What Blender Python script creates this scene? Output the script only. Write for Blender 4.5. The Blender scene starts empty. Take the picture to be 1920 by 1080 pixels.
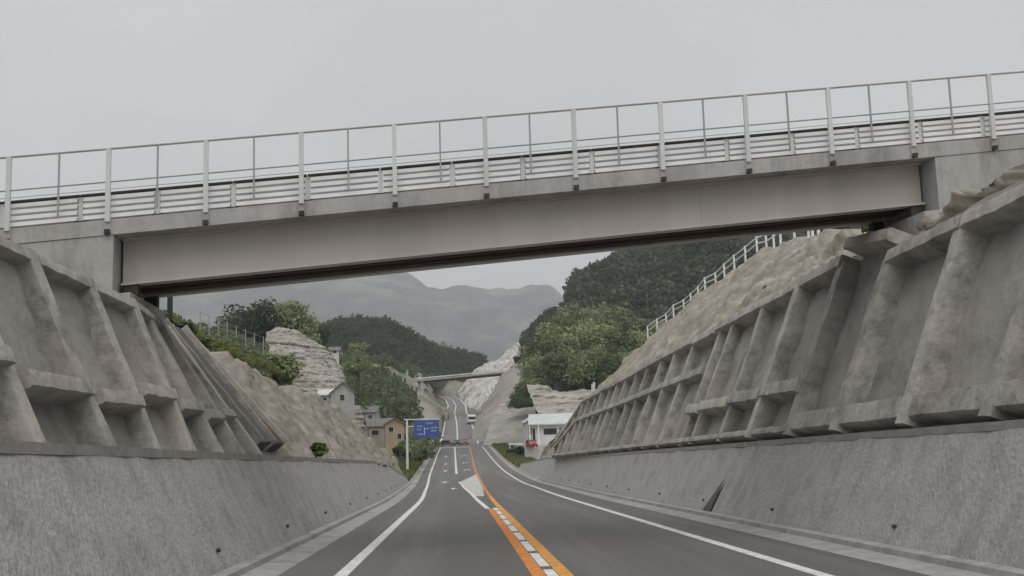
import bpy, bmesh, math, random
import numpy as np
from mathutils import Vector, Matrix, noise

random.seed(7); np.random.seed(7)
R = math.radians
SC = bpy.context.scene
COL = SC.collection

# ------------------------------------------------------------------ camera
PITCH, YAW, ROLL, FPX, EYE = R(7.65), R(3.1), R(1.7), 2000.0, 1.75
Fw = Vector((math.sin(YAW)*math.cos(PITCH), math.cos(YAW)*math.cos(PITCH), math.sin(PITCH)))
r0 = Vector((math.cos(YAW), -math.sin(YAW), 0)); u0 = r0.cross(Fw)
Rt = r0*math.cos(ROLL) - u0*math.sin(ROLL); Up = u0*math.cos(ROLL) + r0*math.sin(ROLL)
cam_data = bpy.data.cameras.new('camera'); cam = bpy.data.objects.new('camera', cam_data); COL.objects.link(cam)
cam.matrix_world = Matrix(((Rt.x, Up.x, -Fw.x, 0), (Rt.y, Up.y, -Fw.y, 0), (Rt.z, Up.z, -Fw.z, EYE), (0, 0, 0, 1)))
cam_data.sensor_width = 36; cam_data.lens = 36*FPX/1920; cam_data.clip_start = .1; cam_data.clip_end = 30000
SC.camera = cam

def W(x, y, Y):
    """world point at distance Y along the valley seen at photo pixel (x, y)"""
    d = Fw + Rt*((x-960)/FPX) + Up*((540-y)/FPX)
    t = Y/d.y
    return Vector((d.x*t, Y, EYE + d.z*t))

# ------------------------------------------------------------------ sky, sun, exposure (overcast)
SUN_EL, SUN_AZ = R(68), R(176)      # azimuth clockwise from +Y: high behind the camera
wd = bpy.data.worlds.new('World'); SC.world = wd; wd.use_nodes = True
nt = wd.node_tree; nt.nodes.clear()
sky = nt.nodes.new('ShaderNodeTexSky'); sky.sky_type = 'NISHITA'; sky.sun_disc = False
sky.sun_elevation = SUN_EL; sky.sun_rotation = SUN_AZ; sky.dust_density = 4; sky.air_density = 1.2
hs = nt.nodes.new('ShaderNodeHueSaturation'); hs.inputs['Saturation'].default_value = .06
bg = nt.nodes.new('ShaderNodeBackground'); bg.inputs['Strength'].default_value = .085
mxw = nt.nodes.new('ShaderNodeMixRGB'); mxw.inputs[0].default_value = .72
mxw.inputs[2].default_value = (5.97, 6.02, 6.05, 1)       # the even grey of the cloud layer
ow = nt.nodes.new('ShaderNodeOutputWorld')
# very soft cloud mottling
tcw = nt.nodes.new('ShaderNodeTexCoord'); nzw = nt.nodes.new('ShaderNodeTexNoise')
nzw.inputs['Scale'].default_value = 2.2; nzw.inputs['Detail'].default_value = 5
mrw = nt.nodes.new('ShaderNodeMapRange'); mrw.inputs[1].default_value = .3; mrw.inputs[2].default_value = .7
mrw.inputs[3].default_value = .9; mrw.inputs[4].default_value = 1.08
mmw = nt.nodes.new('ShaderNodeVectorMath'); mmw.operation = 'SCALE'
nt.links.new(tcw.outputs['Generated'], nzw.inputs['Vector']); nt.links.new(nzw.outputs['Fac'], mrw.inputs[0])
nt.links.new(sky.outputs[0], hs.inputs['Color']); nt.links.new(hs.outputs[0], mxw.inputs[1])
nt.links.new(mxw.outputs[0], mmw.inputs[0]); nt.links.new(mrw.outputs[0], mmw.inputs['Scale'])
nt.links.new(mmw.outputs[0], bg.inputs[0]); nt.links.new(bg.outputs[0], ow.inputs[0])
sd = bpy.data.lights.new('sun', 'SUN'); sd.energy = 1.35; sd.angle = R(85); sd.color = (1, .97, .93)
so = bpy.data.objects.new('sun', sd); COL.objects.link(so)
sv = Vector((math.sin(SUN_AZ)*math.cos(SUN_EL), math.cos(SUN_AZ)*math.cos(SUN_EL), math.sin(SUN_EL)))
so.rotation_euler = sv.to_track_quat('Z', 'Y').to_euler(); so.location = (0, 0, 60)
SC.view_settings.view_transform = 'Standard'; SC.view_settings.look = 'None'
SC.view_settings.exposure = 0.4; SC.view_settings.gamma = 1.0
SC.view_settings.use_curve_mapping = False
SC.render.engine = 'CYCLES'; SC.cycles.volume_bounces = 3; SC.cycles.max_bounces = 6
SC.cycles.use_denoising = True

# ------------------------------------------------------------------ materials
def mat(name, c, c2=None, scale=1.0, rough=.9, bump=.3, bscale=None, detail=6, stretch=(1, 1, 1), c3=None,
        s3=.25, metal=0, spec=.3, contrast=.18, vary=0.0, rot=(0, 0, 0), s3stretch=(1, 1, 1)):
    m = bpy.data.materials.new(name); m.use_nodes = True; n = m.node_tree; n.nodes.clear(); L = n.links
    out = n.nodes.new('ShaderNodeOutputMaterial'); b = n.nodes.new('ShaderNodeBsdfPrincipled')
    L.new(b.outputs[0], out.inputs[0])
    b.inputs['Roughness'].default_value = rough; b.inputs['Metallic'].default_value = metal
    b.inputs['Specular IOR Level'].default_value = spec
    c2 = c2 or tuple(v*.75 for v in c)
    tc = n.nodes.new('ShaderNodeTexCoord'); mp = n.nodes.new('ShaderNodeMapping')
    mp.inputs['Scale'].default_value = stretch; mp.inputs['Rotation'].default_value = rot
    L.new(tc.outputs['Object'], mp.inputs[0])
    nz = n.nodes.new('ShaderNodeTexNoise'); nz.inputs['Scale'].default_value = scale
    nz.inputs['Detail'].default_value = detail; nz.inputs['Roughness'].default_value = .62
    L.new(mp.outputs[0], nz.inputs['Vector'])
    rp = n.nodes.new('ShaderNodeMapRange'); rp.inputs[1].default_value = .5-contrast; rp.inputs[2].default_value = .5+contrast
    L.new(nz.outputs['Fac'], rp.inputs[0])
    mx = n.nodes.new('ShaderNodeMixRGB'); mx.inputs[1].default_value = (*c2, 1); mx.inputs[2].default_value = (*c, 1)
    L.new(rp.outputs[0], mx.inputs[0]); col = mx.outputs[0]
    if c3:
        m3 = n.nodes.new('ShaderNodeMapping'); m3.inputs['Scale'].default_value = s3stretch; L.new(tc.outputs['Object'], m3.inputs[0])
        n3 = n.nodes.new('ShaderNodeTexNoise'); n3.inputs['Scale'].default_value = s3; n3.inputs['Detail'].default_value = 8
        n3.inputs['Roughness'].default_value = .7
        L.new(m3.outputs[0], n3.inputs['Vector'])
        r3 = n.nodes.new('ShaderNodeMapRange'); r3.inputs[1].default_value = .47; r3.inputs[2].default_value = .66
        L.new(n3.outputs['Fac'], r3.inputs[0])
        x3 = n.nodes.new('ShaderNodeMixRGB'); x3.inputs[2].default_value = (*c3, 1)
        L.new(r3.outputs[0], x3.inputs[0]); L.new(col, x3.inputs[1]); col = x3.outputs[0]
    if vary:
        oi = n.nodes.new('ShaderNodeObjectInfo'); mr = n.nodes.new('ShaderNodeMapRange')
        mr.inputs[3].default_value = 1-vary; mr.inputs[4].default_value = 1+vary
        L.new(oi.outputs['Random'], mr.inputs[0])
        vm = n.nodes.new('ShaderNodeVectorMath'); vm.operation = 'SCALE'
        L.new(col, vm.inputs[0]); L.new(mr.outputs[0], vm.inputs['Scale']); col = vm.outputs[0]
    L.new(col, b.inputs['Base Color'])
    if bump:
        nb = n.nodes.new('ShaderNodeTexNoise'); nb.inputs['Scale'].default_value = bscale or scale*6
        nb.inputs['Detail'].default_value = 5; L.new(mp.outputs[0], nb.inputs['Vector'])
        bp = n.nodes.new('ShaderNodeBump'); bp.inputs['Strength'].default_value = bump; bp.inputs['Distance'].default_value = .05
        L.new(nb.outputs['Fac'], bp.inputs['Height']); L.new(bp.outputs[0], b.inputs['Normal'])
    return m

def leafmat(name, c, c2, scale=.5, vary=.15):
    m = mat(name, c, c2, scale=scale, rough=.85, bump=0, contrast=.14, vary=vary, spec=.08)
    n = m.node_tree; b = [x for x in n.nodes if x.type == 'BSDF_PRINCIPLED'][0]
    out = [x for x in n.nodes if x.type == 'OUTPUT_MATERIAL'][0]
    tr = n.nodes.new('ShaderNodeBsdfTranslucent'); ad = n.nodes.new('ShaderNodeMixShader'); ad.inputs[0].default_value = .3
    src = b.inputs['Base Color'].links[0].from_socket
    n.links.new(src, tr.inputs[0]); n.links.new(b.outputs[0], ad.inputs[1]); n.links.new(tr.outputs[0], ad.inputs[2])
    n.links.new(ad.outputs[0], out.inputs[0])
    return m

M = {}
M['asphalt'] = mat('asphalt', (.145, .143, .141), (.112, .111, .111), scale=22, bump=.5, bscale=140, c3=(.175, .172, .168), s3=.3,
                   s3stretch=(2.2, .05, 1), rough=.85, spec=.35, contrast=.3)
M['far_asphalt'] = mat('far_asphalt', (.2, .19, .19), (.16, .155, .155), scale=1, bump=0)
M['paint'] = mat('paint', (.74, .74, .72), (.55, .55, .54), scale=3, bump=.1, contrast=.25, c3=(.36, .36, .35), s3=5)
M['orange_paint'] = mat('orange_paint', (.66, .25, .055), (.5, .18, .05), scale=3, bump=.1, c3=(.34, .15, .07), s3=4)
M['yellow_paint'] = mat('yellow_paint', (.7, .34, .07), (.55, .25, .06), scale=3, bump=.1, c3=(.38, .2, .08), s3=4)
M['worn_paint'] = mat('worn_paint', (.4, .4, .38), (.27, .27, .265), scale=2, bump=.1, contrast=.2)
M['gutter'] = mat('gutter', (.36, .355, .34), (.27, .265, .25), scale=3, bump=.3, bscale=40, vary=.07, c3=(.22, .215, .2), s3=1.2)
M['wall'] = mat('wall', (.39, .386, .365), (.29, .287, .27), scale=4.5, bump=1, bscale=14, stretch=(1, 1, .7), rot=(.5, 0, 0), detail=9,
                c3=(.26, .257, .24), s3=1.5, s3stretch=(1, 1, .6), contrast=.25)
M['joint'] = mat('joint', (.24, .238, .225), (.2, .198, .19), scale=3, bump=0)
M['coping'] = mat('coping', (.34, .335, .315), (.24, .235, .22), scale=2, bump=.4)
M['shot'] = mat('shot', (.36, .34, .305), (.245, .23, .207), scale=2, bump=1, bscale=4, c3=(.16, .15, .135), s3=.5, detail=9)
M['rib'] = mat('rib', (.43, .41, .37), (.3, .285, .257), scale=2.2, bump=.8, bscale=6, vary=.12, c3=(.2, .19, .175), s3=1.2, detail=9)
M['rock'] = mat('rock', (.39, .36, .305), (.22, .2, .165), scale=1.3, bump=1, bscale=2.2, c3=(.2, .185, .145), s3=.5, detail=12, contrast=.15)
M['soil'] = mat('soil', (.325, .305, .27), (.195, .182, .155), scale=1.4, bump=1, bscale=2.5, c3=(.17, .165, .115), s3=.6, detail=10)
M['far_soil'] = mat('far_soil', (.33, .31, .26), (.22, .2, .165), scale=.12, bump=.6, bscale=.5, c3=(.13, .15, .085), s3=.05, detail=10)
M['pale_shot'] = mat('pale_shot', (.4, .38, .345), (.27, .255, .225), scale=.3, bump=1, bscale=1.2, c3=(.2, .19, .16), s3=.15,
                     s3stretch=(1, 1, 3), detail=9)
M['white_shot'] = mat('white_shot', (.62, .6, .56), (.4, .385, .35), scale=.3, bump=1, bscale=.8, c3=(.27, .26, .23), s3=.12, s3stretch=(1, 1, 3), detail=9)
M['grey_face'] = mat('grey_face', (.3, .28, .255), (.22, .2, .182), scale=.22, bump=.5, c3=(.19, .175, .155), s3=.06)
M['green_ground'] = mat('green_ground', (.15, .17, .11), (.09, .11, .07), scale=.3, bump=1, bscale=1.4, c3=(.17, .15, .1), s3=.1)
M['ground'] = mat('ground', (.2, .19, .14), (.12, .13, .08), scale=.05, bump=.5, c3=(.09, .11, .06), s3=.02)
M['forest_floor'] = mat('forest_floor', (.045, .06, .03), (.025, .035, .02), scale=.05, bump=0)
M['mount'] = mat('mount', (.075, .08, .075), (.03, .037, .037), scale=.012, bump=0, c3=(.17, .17, .13), s3=.004, s3stretch=(1, 1, 3))
M['girder'] = mat('girder', (.54, .505, .465), (.49, .456, .42), scale=.5, bump=.05, bscale=1, c3=(.44, .41, .375), s3=.35, s3stretch=(1, 1, .12), rough=.55)
M['deck'] = mat('deck', (.44, .435, .42), (.36, .355, .34), scale=1.2, bump=.3, c3=(.23, .225, .21), s3=.8, s3stretch=(1, 1, .25))
M['galv'] = mat('galv', (.64, .65, .65), (.54, .55, .55), scale=3, bump=0, rough=.5, spec=.4, vary=.08)
M['thin_steel'] = mat('thin_steel', (.38, .38, .38), (.3, .3, .3), scale=3, bump=0, rough=.6)
M['white_rail'] = mat('white_rail', (.86, .86, .87), (.76, .76, .78), scale=3, bump=0, rough=.5)
M['dark_metal'] = mat('dark_metal', (.07, .065, .06), (.04, .04, .04), scale=3, bump=0)
M['rust'] = mat('rust', (.1, .075, .062), (.065, .05, .042), scale=2, bump=.4, c3=(.06, .05, .045), s3=1.2)
M['white_wall'] = mat('white_wall', (.68, .68, .67), (.5, .5, .49), scale=.8, bump=.1)
M['grey_white'] = mat('grey_white', (.4, .39, .375), (.31, .305, .295), scale=1.2, bump=.1)
M['pale_roof'] = mat('pale_roof', (.55, .56, .56), (.42, .43, .44), scale=1, bump=.2)
M['grey_roof'] = mat('grey_roof', (.2, .19, .19), (.13, .13, .13), scale=1, bump=.3)
M['tan_wall'] = mat('tan_wall', (.42, .34, .24), (.32, .25, .17), scale=.8, bump=.1)
M['pale_brown'] = mat('pale_brown', (.38, .33, .27), (.29, .25, .2), scale=.8, bump=.1)
M['brown_wall'] = mat('brown_wall', (.24, .18, .13), (.16, .12, .09), scale=.8, bump=.1)
M['dark_glass'] = mat('dark_glass', (.03, .035, .045), (.02, .02, .025), scale=1, bump=0, rough=.15, spec=.5)
M['blue_sign'] = mat('blue_sign', (.06, .11, .34), (.05, .09, .27), scale=2, bump=0, rough=.4)
M['sign_white'] = mat('sign_white', (.62, .65, .75), (.5, .52, .62), scale=2, bump=0)
M['car_brown'] = mat('car_brown', (.13, .07, .055), (.11, .06, .05), scale=1, bump=0, rough=.35, spec=.5)
M['car_dark'] = mat('car_dark', (.03, .028, .045), (.025, .022, .035), scale=1, bump=0, rough=.35, spec=.5)
M['car_orange'] = mat('car_orange', (.28, .1, .05), (.24, .09, .05), scale=1, bump=0, rough=.35, spec=.5)
M['car_red'] = mat('car_red', (.36, .05, .055), (.4, .04, .045), scale=1, bump=0, rough=.35, spec=.5)
M['car_white'] = mat('car_white', (.75, .75, .74), (.65, .65, .64), scale=1, bump=0, rough=.35, spec=.5)
M['tyre'] = mat('tyre', (.03, .03, .03), scale=2, bump=0)
M['bark'] = mat('bark', (.11, .09, .065), (.06, .05, .04), scale=4, bump=.5)
M['cable'] = mat('cable', (.05, .05, .05), scale=1, bump=0)
M['leaf_dark'] = leafmat('leaf_dark', (.09, .115, .07), (.045, .06, .038), .6)
M['leaf_mid'] = leafmat('leaf_mid', (.165, .205, .105), (.085, .11, .058), .6)
M['leaf_light'] = leafmat('leaf_light', (.33, .38, .2), (.165, .205, .105), .5)
M['leaf_grass'] = leafmat('leaf_grass', (.19, .21, .08), (.1, .12, .05), .8)
M['leaf_weed'] = leafmat('leaf_weed', (.23, .26, .17), (.13, .155, .1), .8)
M['leaf_dry'] = leafmat('leaf_dry', (.2, .19, .09), (.1, .1, .05), .8)
M['forest_leaf'] = leafmat('forest_leaf', (.13, .155, .1), (.048, .062, .048), .06, vary=0)
M['forest_leaf_far'] = leafmat('forest_leaf_far', (.08, .1, .052), (.03, .042, .028), .03, vary=0)

# ------------------------------------------------------------------ helpers
def link(o, parent=None):
    COL.objects.link(o)
    if parent: o.parent = parent
    return o
def mk(name, verts, faces, m, parent=None, smooth=False):
    me = bpy.data.meshes.new(name); me.from_pydata([tuple(v) for v in verts], [], [tuple(f) for f in faces])
    me.materials.append(m); me.update()
    if smooth: me.polygons.foreach_set('use_smooth', [True]*len(me.polygons))
    return link(bpy.data.objects.new(name, me), parent)
def quads(name, V, m):
    """V: (n,4,3) array -> mesh"""
    n = len(V); me = bpy.data.meshes.new(name)
    me.vertices.add(n*4); me.vertices.foreach_set('co', np.ascontiguousarray(V, dtype=np.float32).ravel())
    me.loops.add(n*4); me.loops.foreach_set('vertex_index', np.arange(n*4, dtype=np.int32))
    me.polygons.add(n); me.polygons.foreach_set('loop_start', np.arange(0, n*4, 4, dtype=np.int32))
    me.materials.append(m); me.update(calc_edges=True); me.validate()
    return me
def tag(o, label=None, cat=None, group=None, kind=None):
    if label: o['label'] = label
    if cat: o['category'] = cat
    if group: o['group'] = group
    if kind: o['kind'] = kind
    return o
def empty(name, loc=(0, 0, 0), rz=0):
    o = bpy.data.objects.new(name, None); o.location = loc; o.rotation_euler = (0, 0, rz); o.empty_display_size = .3
    return link(o)
class MB:
    def __init__(s): s.v = []; s.f = []
    def box(s, c, d, axes=None, bev=0):
        c = Vector(c); ax = axes or (Vector((1, 0, 0)), Vector((0, 1, 0)), Vector((0, 0, 1)))
        n = len(s.v)
        for z in (-1, 1):
            for x, y in ((-1, -1), (1, -1), (1, 1), (-1, 1)):
                s.v.append(c + ax[0]*(x*d[0]/2) + ax[1]*(y*d[1]/2) + ax[2]*(z*d[2]/2))
        for q in ((0, 3, 2, 1), (4, 5, 6, 7), (0, 1, 5, 4), (1, 2, 6, 5), (2, 3, 7, 6), (3, 0, 4, 7)): s.f.append(tuple(n+i for i in q))
        return s
    def tube(s, a, b, r0_, r1_=None, k=8):
        a, b = Vector(a), Vector(b); r1_ = r0_ if r1_ is None else r1_
        d = (b-a).normalized(); x = d.orthogonal().normalized(); y = d.cross(x); n = len(s.v)
        for p, r in ((a, r0_), (b, r1_)):
            for i in range(k):
                t = 2*math.pi*i/k; s.v.append(p + x*(r*math.cos(t)) + y*(r*math.sin(t)))
        for i in range(k): s.f.append((n+i, n+(i+1) % k, n+k+(i+1) % k, n+k+i))
        s.f.append(tuple(n+i for i in range(k))[::-1]); s.f.append(tuple(n+k+i for i in range(k)))
        return s
    def prism(s, prof, a0, a1, ux, uz, ua):
        """profile (u,w) swept along ua from a0 to a1"""
        n = len(s.v); k = len(prof)
        for a in (a0, a1):
            for (p, q) in prof: s.v.append(Vector(ux)*p + Vector(uz)*q + Vector(ua)*a)
        for i in range(k): s.f.append((n+i, n+(i+1) % k, n+k+(i+1) % k, n+k+i))
        s.f.append(tuple(n+i for i in range(k))[::-1]); s.f.append(tuple(n+k+i for i in range(k)))
        return s
    def build(s, name, m, parent=None, smooth=False): return mk(name, s.v, s.f, m, parent, smooth)

def fbm(p, o=4): return noise.fractal(p, 1.0, 2.0, o, noise_basis='PERLIN_ORIGINAL')

def grid(name, P, m, parent=None, amp=0, freq=1.0, seed=0, smooth=True, edge_keep=False, amp2=0, freq2=4):
    """P: list of rows of Vectors; displaced by noise along the local normal"""
    nr, nc = len(P), len(P[0]); Vv = []
    for i in range(nr):
        for j in range(nc):
            p = P[i][j]
            if amp:
                a = P[min(i+1, nr-1)][j] - P[max(i-1, 0)][j]; b = P[i][min(j+1, nc-1)] - P[i][max(j-1, 0)][j] if False else P[i][min(j+1, nc-1)] - P[i][max(j-1, 0)]
                nn = a.cross(b)
                if nn.length > 1e-9: nn.normalize()
                w = 1.0
                if edge_keep and i in (0,): w = .15
                q = p*freq + Vector((seed*7.3, seed*3.1, 0))
                p = p + nn*(amp*w*fbm(q)) 
                if amp2: p = p + nn*(amp2*w*fbm(p*freq2, 3))
            Vv.append(p)
    F = [(i*nc+j, i*nc+j+1, (i+1)*nc+j+1, (i+1)*nc+j) for i in range(nr-1) for j in range(nc-1)]
    return mk(name, Vv, F, m, parent, smooth)

def cat(pts, n):
    """catmull-rom resample of a list of vectors"""
    k = len(pts); out = []
    for i in range(n):
        t = i*(k-1)/(n-1); a = min(int(t), k-2); f = t-a
        p0, p1, p2, p3 = pts[max(a-1, 0)], pts[a], pts[a+1], pts[min(a+2, k-1)]
        out.append(.5*((2*p1) + (p2-p0)*f + (2*p0-5*p1+4*p2-p3)*f*f + (3*p1-p0-3*p2+p3)*f**3))
    return out
def net(rows, nr, nc):
    """rows of (px,py,D) controls -> fine grid of world points"""
    R_ = [cat([W(*c) for c in r], nc) for r in rows]
    cols = [cat([R_[i][j] for i in range(len(R_))], nr) for j in range(nc)]
    return [[cols[j][i] for j in range(nc)] for i in range(nr)]
def bank(name, rows, m, nr=40, nc=60, amp=.5, freq=.3, seed=1, back=12, drop=3, amp2=0, freq2=2, smooth=True, strata=0, sfreq=1):
    """a piece of hillside: seen face plus its top running back and down behind"""
    G = net(rows, nr, nc)
    if strata:
        G = [[p + Vector((.25, -1, .1))*(strata*(fbm(Vector((p.x*.02+p.y*.01, 3, (p.z+.25*p.x*.3)*sfreq)), 3)+.5*fbm(Vector((p.x*sfreq*.5, 9, p.z*sfreq*2)), 3))) for p in row] for row in G]
    for k in (1, 2, 3):
        G.append([p + Vector((0, back*k/3, -drop*k*k/9)) for p in G[nr-1]])
    # foot running into the ground
    G.insert(0, [p + Vector((0, -1, -6)) for p in G[0]])
    # flanks
    return grid(name, G, m, amp=amp, freq=freq, seed=seed, amp2=amp2, freq2=freq2, smooth=smooth)

# ---- foliage
def leafcloud(lobes, n, size, up=.3, seed=0, fill=.35, droop=0):
    rs = np.random.RandomState(seed); lob = np.array(lobes, float)      # cx cy cz rx ry rz
    vol = lob[:, 3]*lob[:, 4]*lob[:, 5]; idx = rs.choice(len(lob), n, p=vol**.67/np.sum(vol**.67)); L = lob[idx]
    d = rs.normal(size=(n, 3)); d /= np.linalg.norm(d, axis=1)[:, None]
    # holes: keep clumpiness with an angular lattice
    rad = np.where(rs.rand(n) < fill, rs.rand(n)**.5, .82+.26*rs.rand(n)**1.5)
    rad *= 1 + .12*np.sin(d[:, 0]*9+idx) * np.sin(d[:, 1]*8+idx*2) + .1*np.sin(d[:, 2]*11+idx)
    c = L[:, :3] + d*L[:, 3:]*rad[:, None]
    nrm = d*1.0 + rs.normal(size=(n, 3))*.75 + np.array([0, 0, up]); nrm /= np.linalg.norm(nrm, axis=1)[:, None]
    t = np.cross(nrm, rs.normal(size=(n, 3))); t /= np.linalg.norm(t, axis=1)[:, None]; b = np.cross(nrm, t)
    s = size*(.6+.8*rs.rand(n))[:, None]; a = s*.5; bb = s*(.28+.2*rs.rand(n))[:, None]
    return np.stack([c - t*a, c - b*bb + nrm*s*.06, c + t*a, c + b*bb + nrm*s*.06], axis=1)
def lobes_round(w, h, n, seed, base=.35):
    r = random.Random(seed); L = [(0, 0, h*.62, w*.3, w*.3, h*.26)]
    for i in range(n):
        a = 2*math.pi*i/n + r.uniform(-.4, .4); q = r.uniform(.18, .36)*w; z = h*r.uniform(base+.08, .86)
        sh = 1-.5*abs(z/h-.55)
        s = w*r.uniform(.13, .22)*sh
        L.append((q*math.cos(a)*sh, q*math.sin(a)*sh, z, s, s, s*r.uniform(.7, 1.0)))
    return L
def trunkmesh(name, h, w, seed, lob, r=.03):
    r_ = random.Random(seed); mb = MB(); top = Vector((r_.uniform(-.05, .05)*w, 0, h*.62))
    mid = top*.5 + Vector((r_.uniform(-.04, .04)*w, r_.uniform(-.04, .04)*w, 0))
    mb.tube((0, 0, -.6), mid, h*r, h*r*.7, 7); mb.tube(mid, top, h*r*.7, h*r*.35, 7)
    for l in lob[1:8]:
        k = r_.uniform(.3, .9); st = mid.lerp(top, k); mb.tube(st, Vector(l[:3]), h*r*.35, h*r*.1, 5)
    return mb
TREES = {}
def tree_meshes(kind, w, h, n, size, m, seed, nl=14, base=.3):
    key = kind
    if key not in TREES:
        TREES[key] = []
        for k in range(3):
            lob = lobes_round(w, h, nl, seed+k, base); V = leafcloud(lob, n, size, seed=seed+k)
            tb = trunkmesh('trunk', h, w, seed+k, lob); tm = bpy.data.meshes.new('trunk'); tm.from_pydata([tuple(v) for v in tb.v], [], tb.f)
            tm.materials.append(M['bark']); tm.update()
            TREES[key].append((quads('crown', V, m), tm))
    return TREES[key]
def tree(name, ms, loc, s, rz, label, cat_='tree', group=None, sz=1.0):
    o = empty(name, loc, rz); o.scale = (s, s, s*sz); tag(o, label, cat_, group)
    a = link(bpy.data.objects.new('crown', ms[0]), o); b = link(bpy.data.objects.new('trunk', ms[1]), o)
    return o

# ------------------------------------------------------------------ road alignment (X right, Y along the road, Z up)
G0 = -.03
def sm(f, lo, hi, step, win):
    ys = np.arange(lo, hi+step, step); v = np.interp(ys, *f); k = int(win/step)
    pad = np.pad(v, (k, k), mode='edge')
    # linear extension at the start keeps the near grade exact
    pad[:k] = v[0] + (v[1]-v[0])*np.arange(-k, 0)
    ker = np.ones(2*k+1)/(2*k+1); return ys, np.convolve(pad, ker, 'valid')
_zy, _zv = sm(([-40, 105, 150, 185, 222, 250, 290, 330, 600, 700, 3000], [1.2, -3.15, -3.5, -3.2, -2.5, -1.7, -1.35, .3, 22.5, 25, 25]), -40, 3000, 1, 12)
def zr(Y): return float(np.interp(Y, _zy, _zv))
def tab(pts, win=14):
    xs = [p[0] for p in pts]; vs = [p[1] for p in pts]; y, v = sm((xs, vs), -40, 700, 1, win)
    return lambda Y: float(np.interp(Y, y, v))
def px(x, y, D): return W(x, y, D).x
left_line = tab([(-40, -2.0), (58, -2.0), (83, px(798, 916, 83)), (105, px(802, 903, 105)), (140, px(806, 886, 140)), (167, px(811, 872, 167)), (222, px(820, 850, 222)), (262, px(827, 837, 262)), (290, px(822, 832, 290)), (330, px(829, 820, 330)), (390, px(834, 800, 390)), (450, px(834, 780, 450)), (500, px(841, 765, 500)), (560, px(835, 750, 560)), (600, px(822, 742, 600)), (700, px(790, 735, 700))], 8)
orange = tab([(-40, 1.42), (58, 1.45), (83, px(909, 916, 83)), (105, px(903, 903, 105)), (140, px(893, 886, 140)), (167, px(889, 872, 167)), (222, px(884, 850, 222)), (262, px(880, 837, 262)), (700, px(850, 740, 700))], 8)
right_line = tab([(-40, 5.3), (58, 5.3), (83, px(1001, 916, 83)), (105, px(977, 904, 105)), (140, px(948, 886, 140)), (167, px(934, 872, 167)), (222, px(914, 850, 222)), (262, px(903, 837, 262)), (290, px(897, 832, 290)), (330, px(893, 820, 330)), (390, px(884, 800, 390)), (450, px(875, 780, 450)), (500, px(873, 765, 500)), (560, px(863, 750, 560)), (600, px(848, 742, 600)), (700, px(815, 735, 700))], 8)
LE = lambda Y: left_line(Y) - 1.1                        # edge of the asphalt, left
RE = lambda Y: right_line(Y) + 1.35
ST = list(range(-12, 700, 2))
def strip(name, fa, fb, y0, y1, m, parent, dz=.0, step=1.0):
    n = max(1, int(round((y1-y0)/step))); ys = [y0+(y1-y0)*i/n for i in range(n+1)]
    V = [];
    for Y in ys: V += [(fa(Y), Y, zr(Y)+dz), (fb(Y), Y, zr(Y)+dz)]
    F = [(2*i, 2*i+1, 2*i+3, 2*i+2) for i in range(n)]
    return mk(name, V, F, m, parent)

# ground to the horizon
gy = [-60, -12, 0, 50, 105, 150, 185, 222, 250, 290, 330, 400, 500, 600, 700, 1200, 3000, 9000]
gx = [-9000, -3000, -800, -200, -60, 0, 60, 200, 800, 3000, 9000]
Pg = [[Vector((x, y, (zr(y) if y < 3000 else 25)-.35)) for x in gx] for y in gy]
tag(grid('ground', Pg, M['ground']), kind='structure', label='bare and weedy valley ground around the junction')

road = tag(strip('road', lambda Y: LE(Y), lambda Y: RE(Y), -14, 286, M['asphalt'], None), kind='structure', label='grey asphalt road running down to the junction')
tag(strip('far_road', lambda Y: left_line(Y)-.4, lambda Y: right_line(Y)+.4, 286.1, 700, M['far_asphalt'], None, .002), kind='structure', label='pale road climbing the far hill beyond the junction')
far_road = bpy.data.objects['far_road']
mk('crossroad', [(-60, 266, zr(266)-.03), (60, 266, zr(266)-.03), (60, 285, zr(285)-.03), (-60, 285, zr(285)-.03)], [(0, 1, 2, 3)], M['asphalt'])['kind'] = 'structure'
def line(name, fc, w, y0, y1, m, dz=.004, parent=road, label=None):
    o = strip(name, lambda Y: fc(Y)-w/2, lambda Y: fc(Y)+w/2, y0, y1, m, parent, dz)
    if label: o['label'] = label
    return o
line('edge_line', left_line, .23, -12, 258, M['paint'], label='white edge line on the left of the road')
line('edge_line', right_line, .23, -12, 262, M['paint'], label='white edge line on the right of the road')
ctr = orange
line('centre_line', lambda Y: ctr(Y)-.21, .22, -12, 44, M['orange_paint'], label='left line of the orange double centre line')
line('centre_line', lambda Y: ctr(Y)+.21, .22, -12, 60, M['yellow_paint'], label='right line of the orange double centre line')
line('centre_line', lambda Y: ctr(Y)+.21-min(1, (Y-60)/20)*.21, .22, 60, 104, M['orange_paint'])
line('centre_line', ctr, .26, 104, 256, M['orange_paint'])
y = -11.0
while y < 44:
    line('centre_dash', ctr, .17, y, y+2.75, M['paint']); y += 3.3
zl = lambda Y: float(np.interp(Y, [40, 55, 70, 85, 100, 108], [ctr(40)-.24, ctr(55)-.55, ctr(70)-.98, ctr(85)-1.55, px(866, 906, 100), px(860, 902, 108)]))
line('hatching_border', zl, .2, 44, 108, M['paint'], label='white line bending away from the centre line towards the turning lane')
zr_in = lambda Y: ctr(Y)-.13
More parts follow.
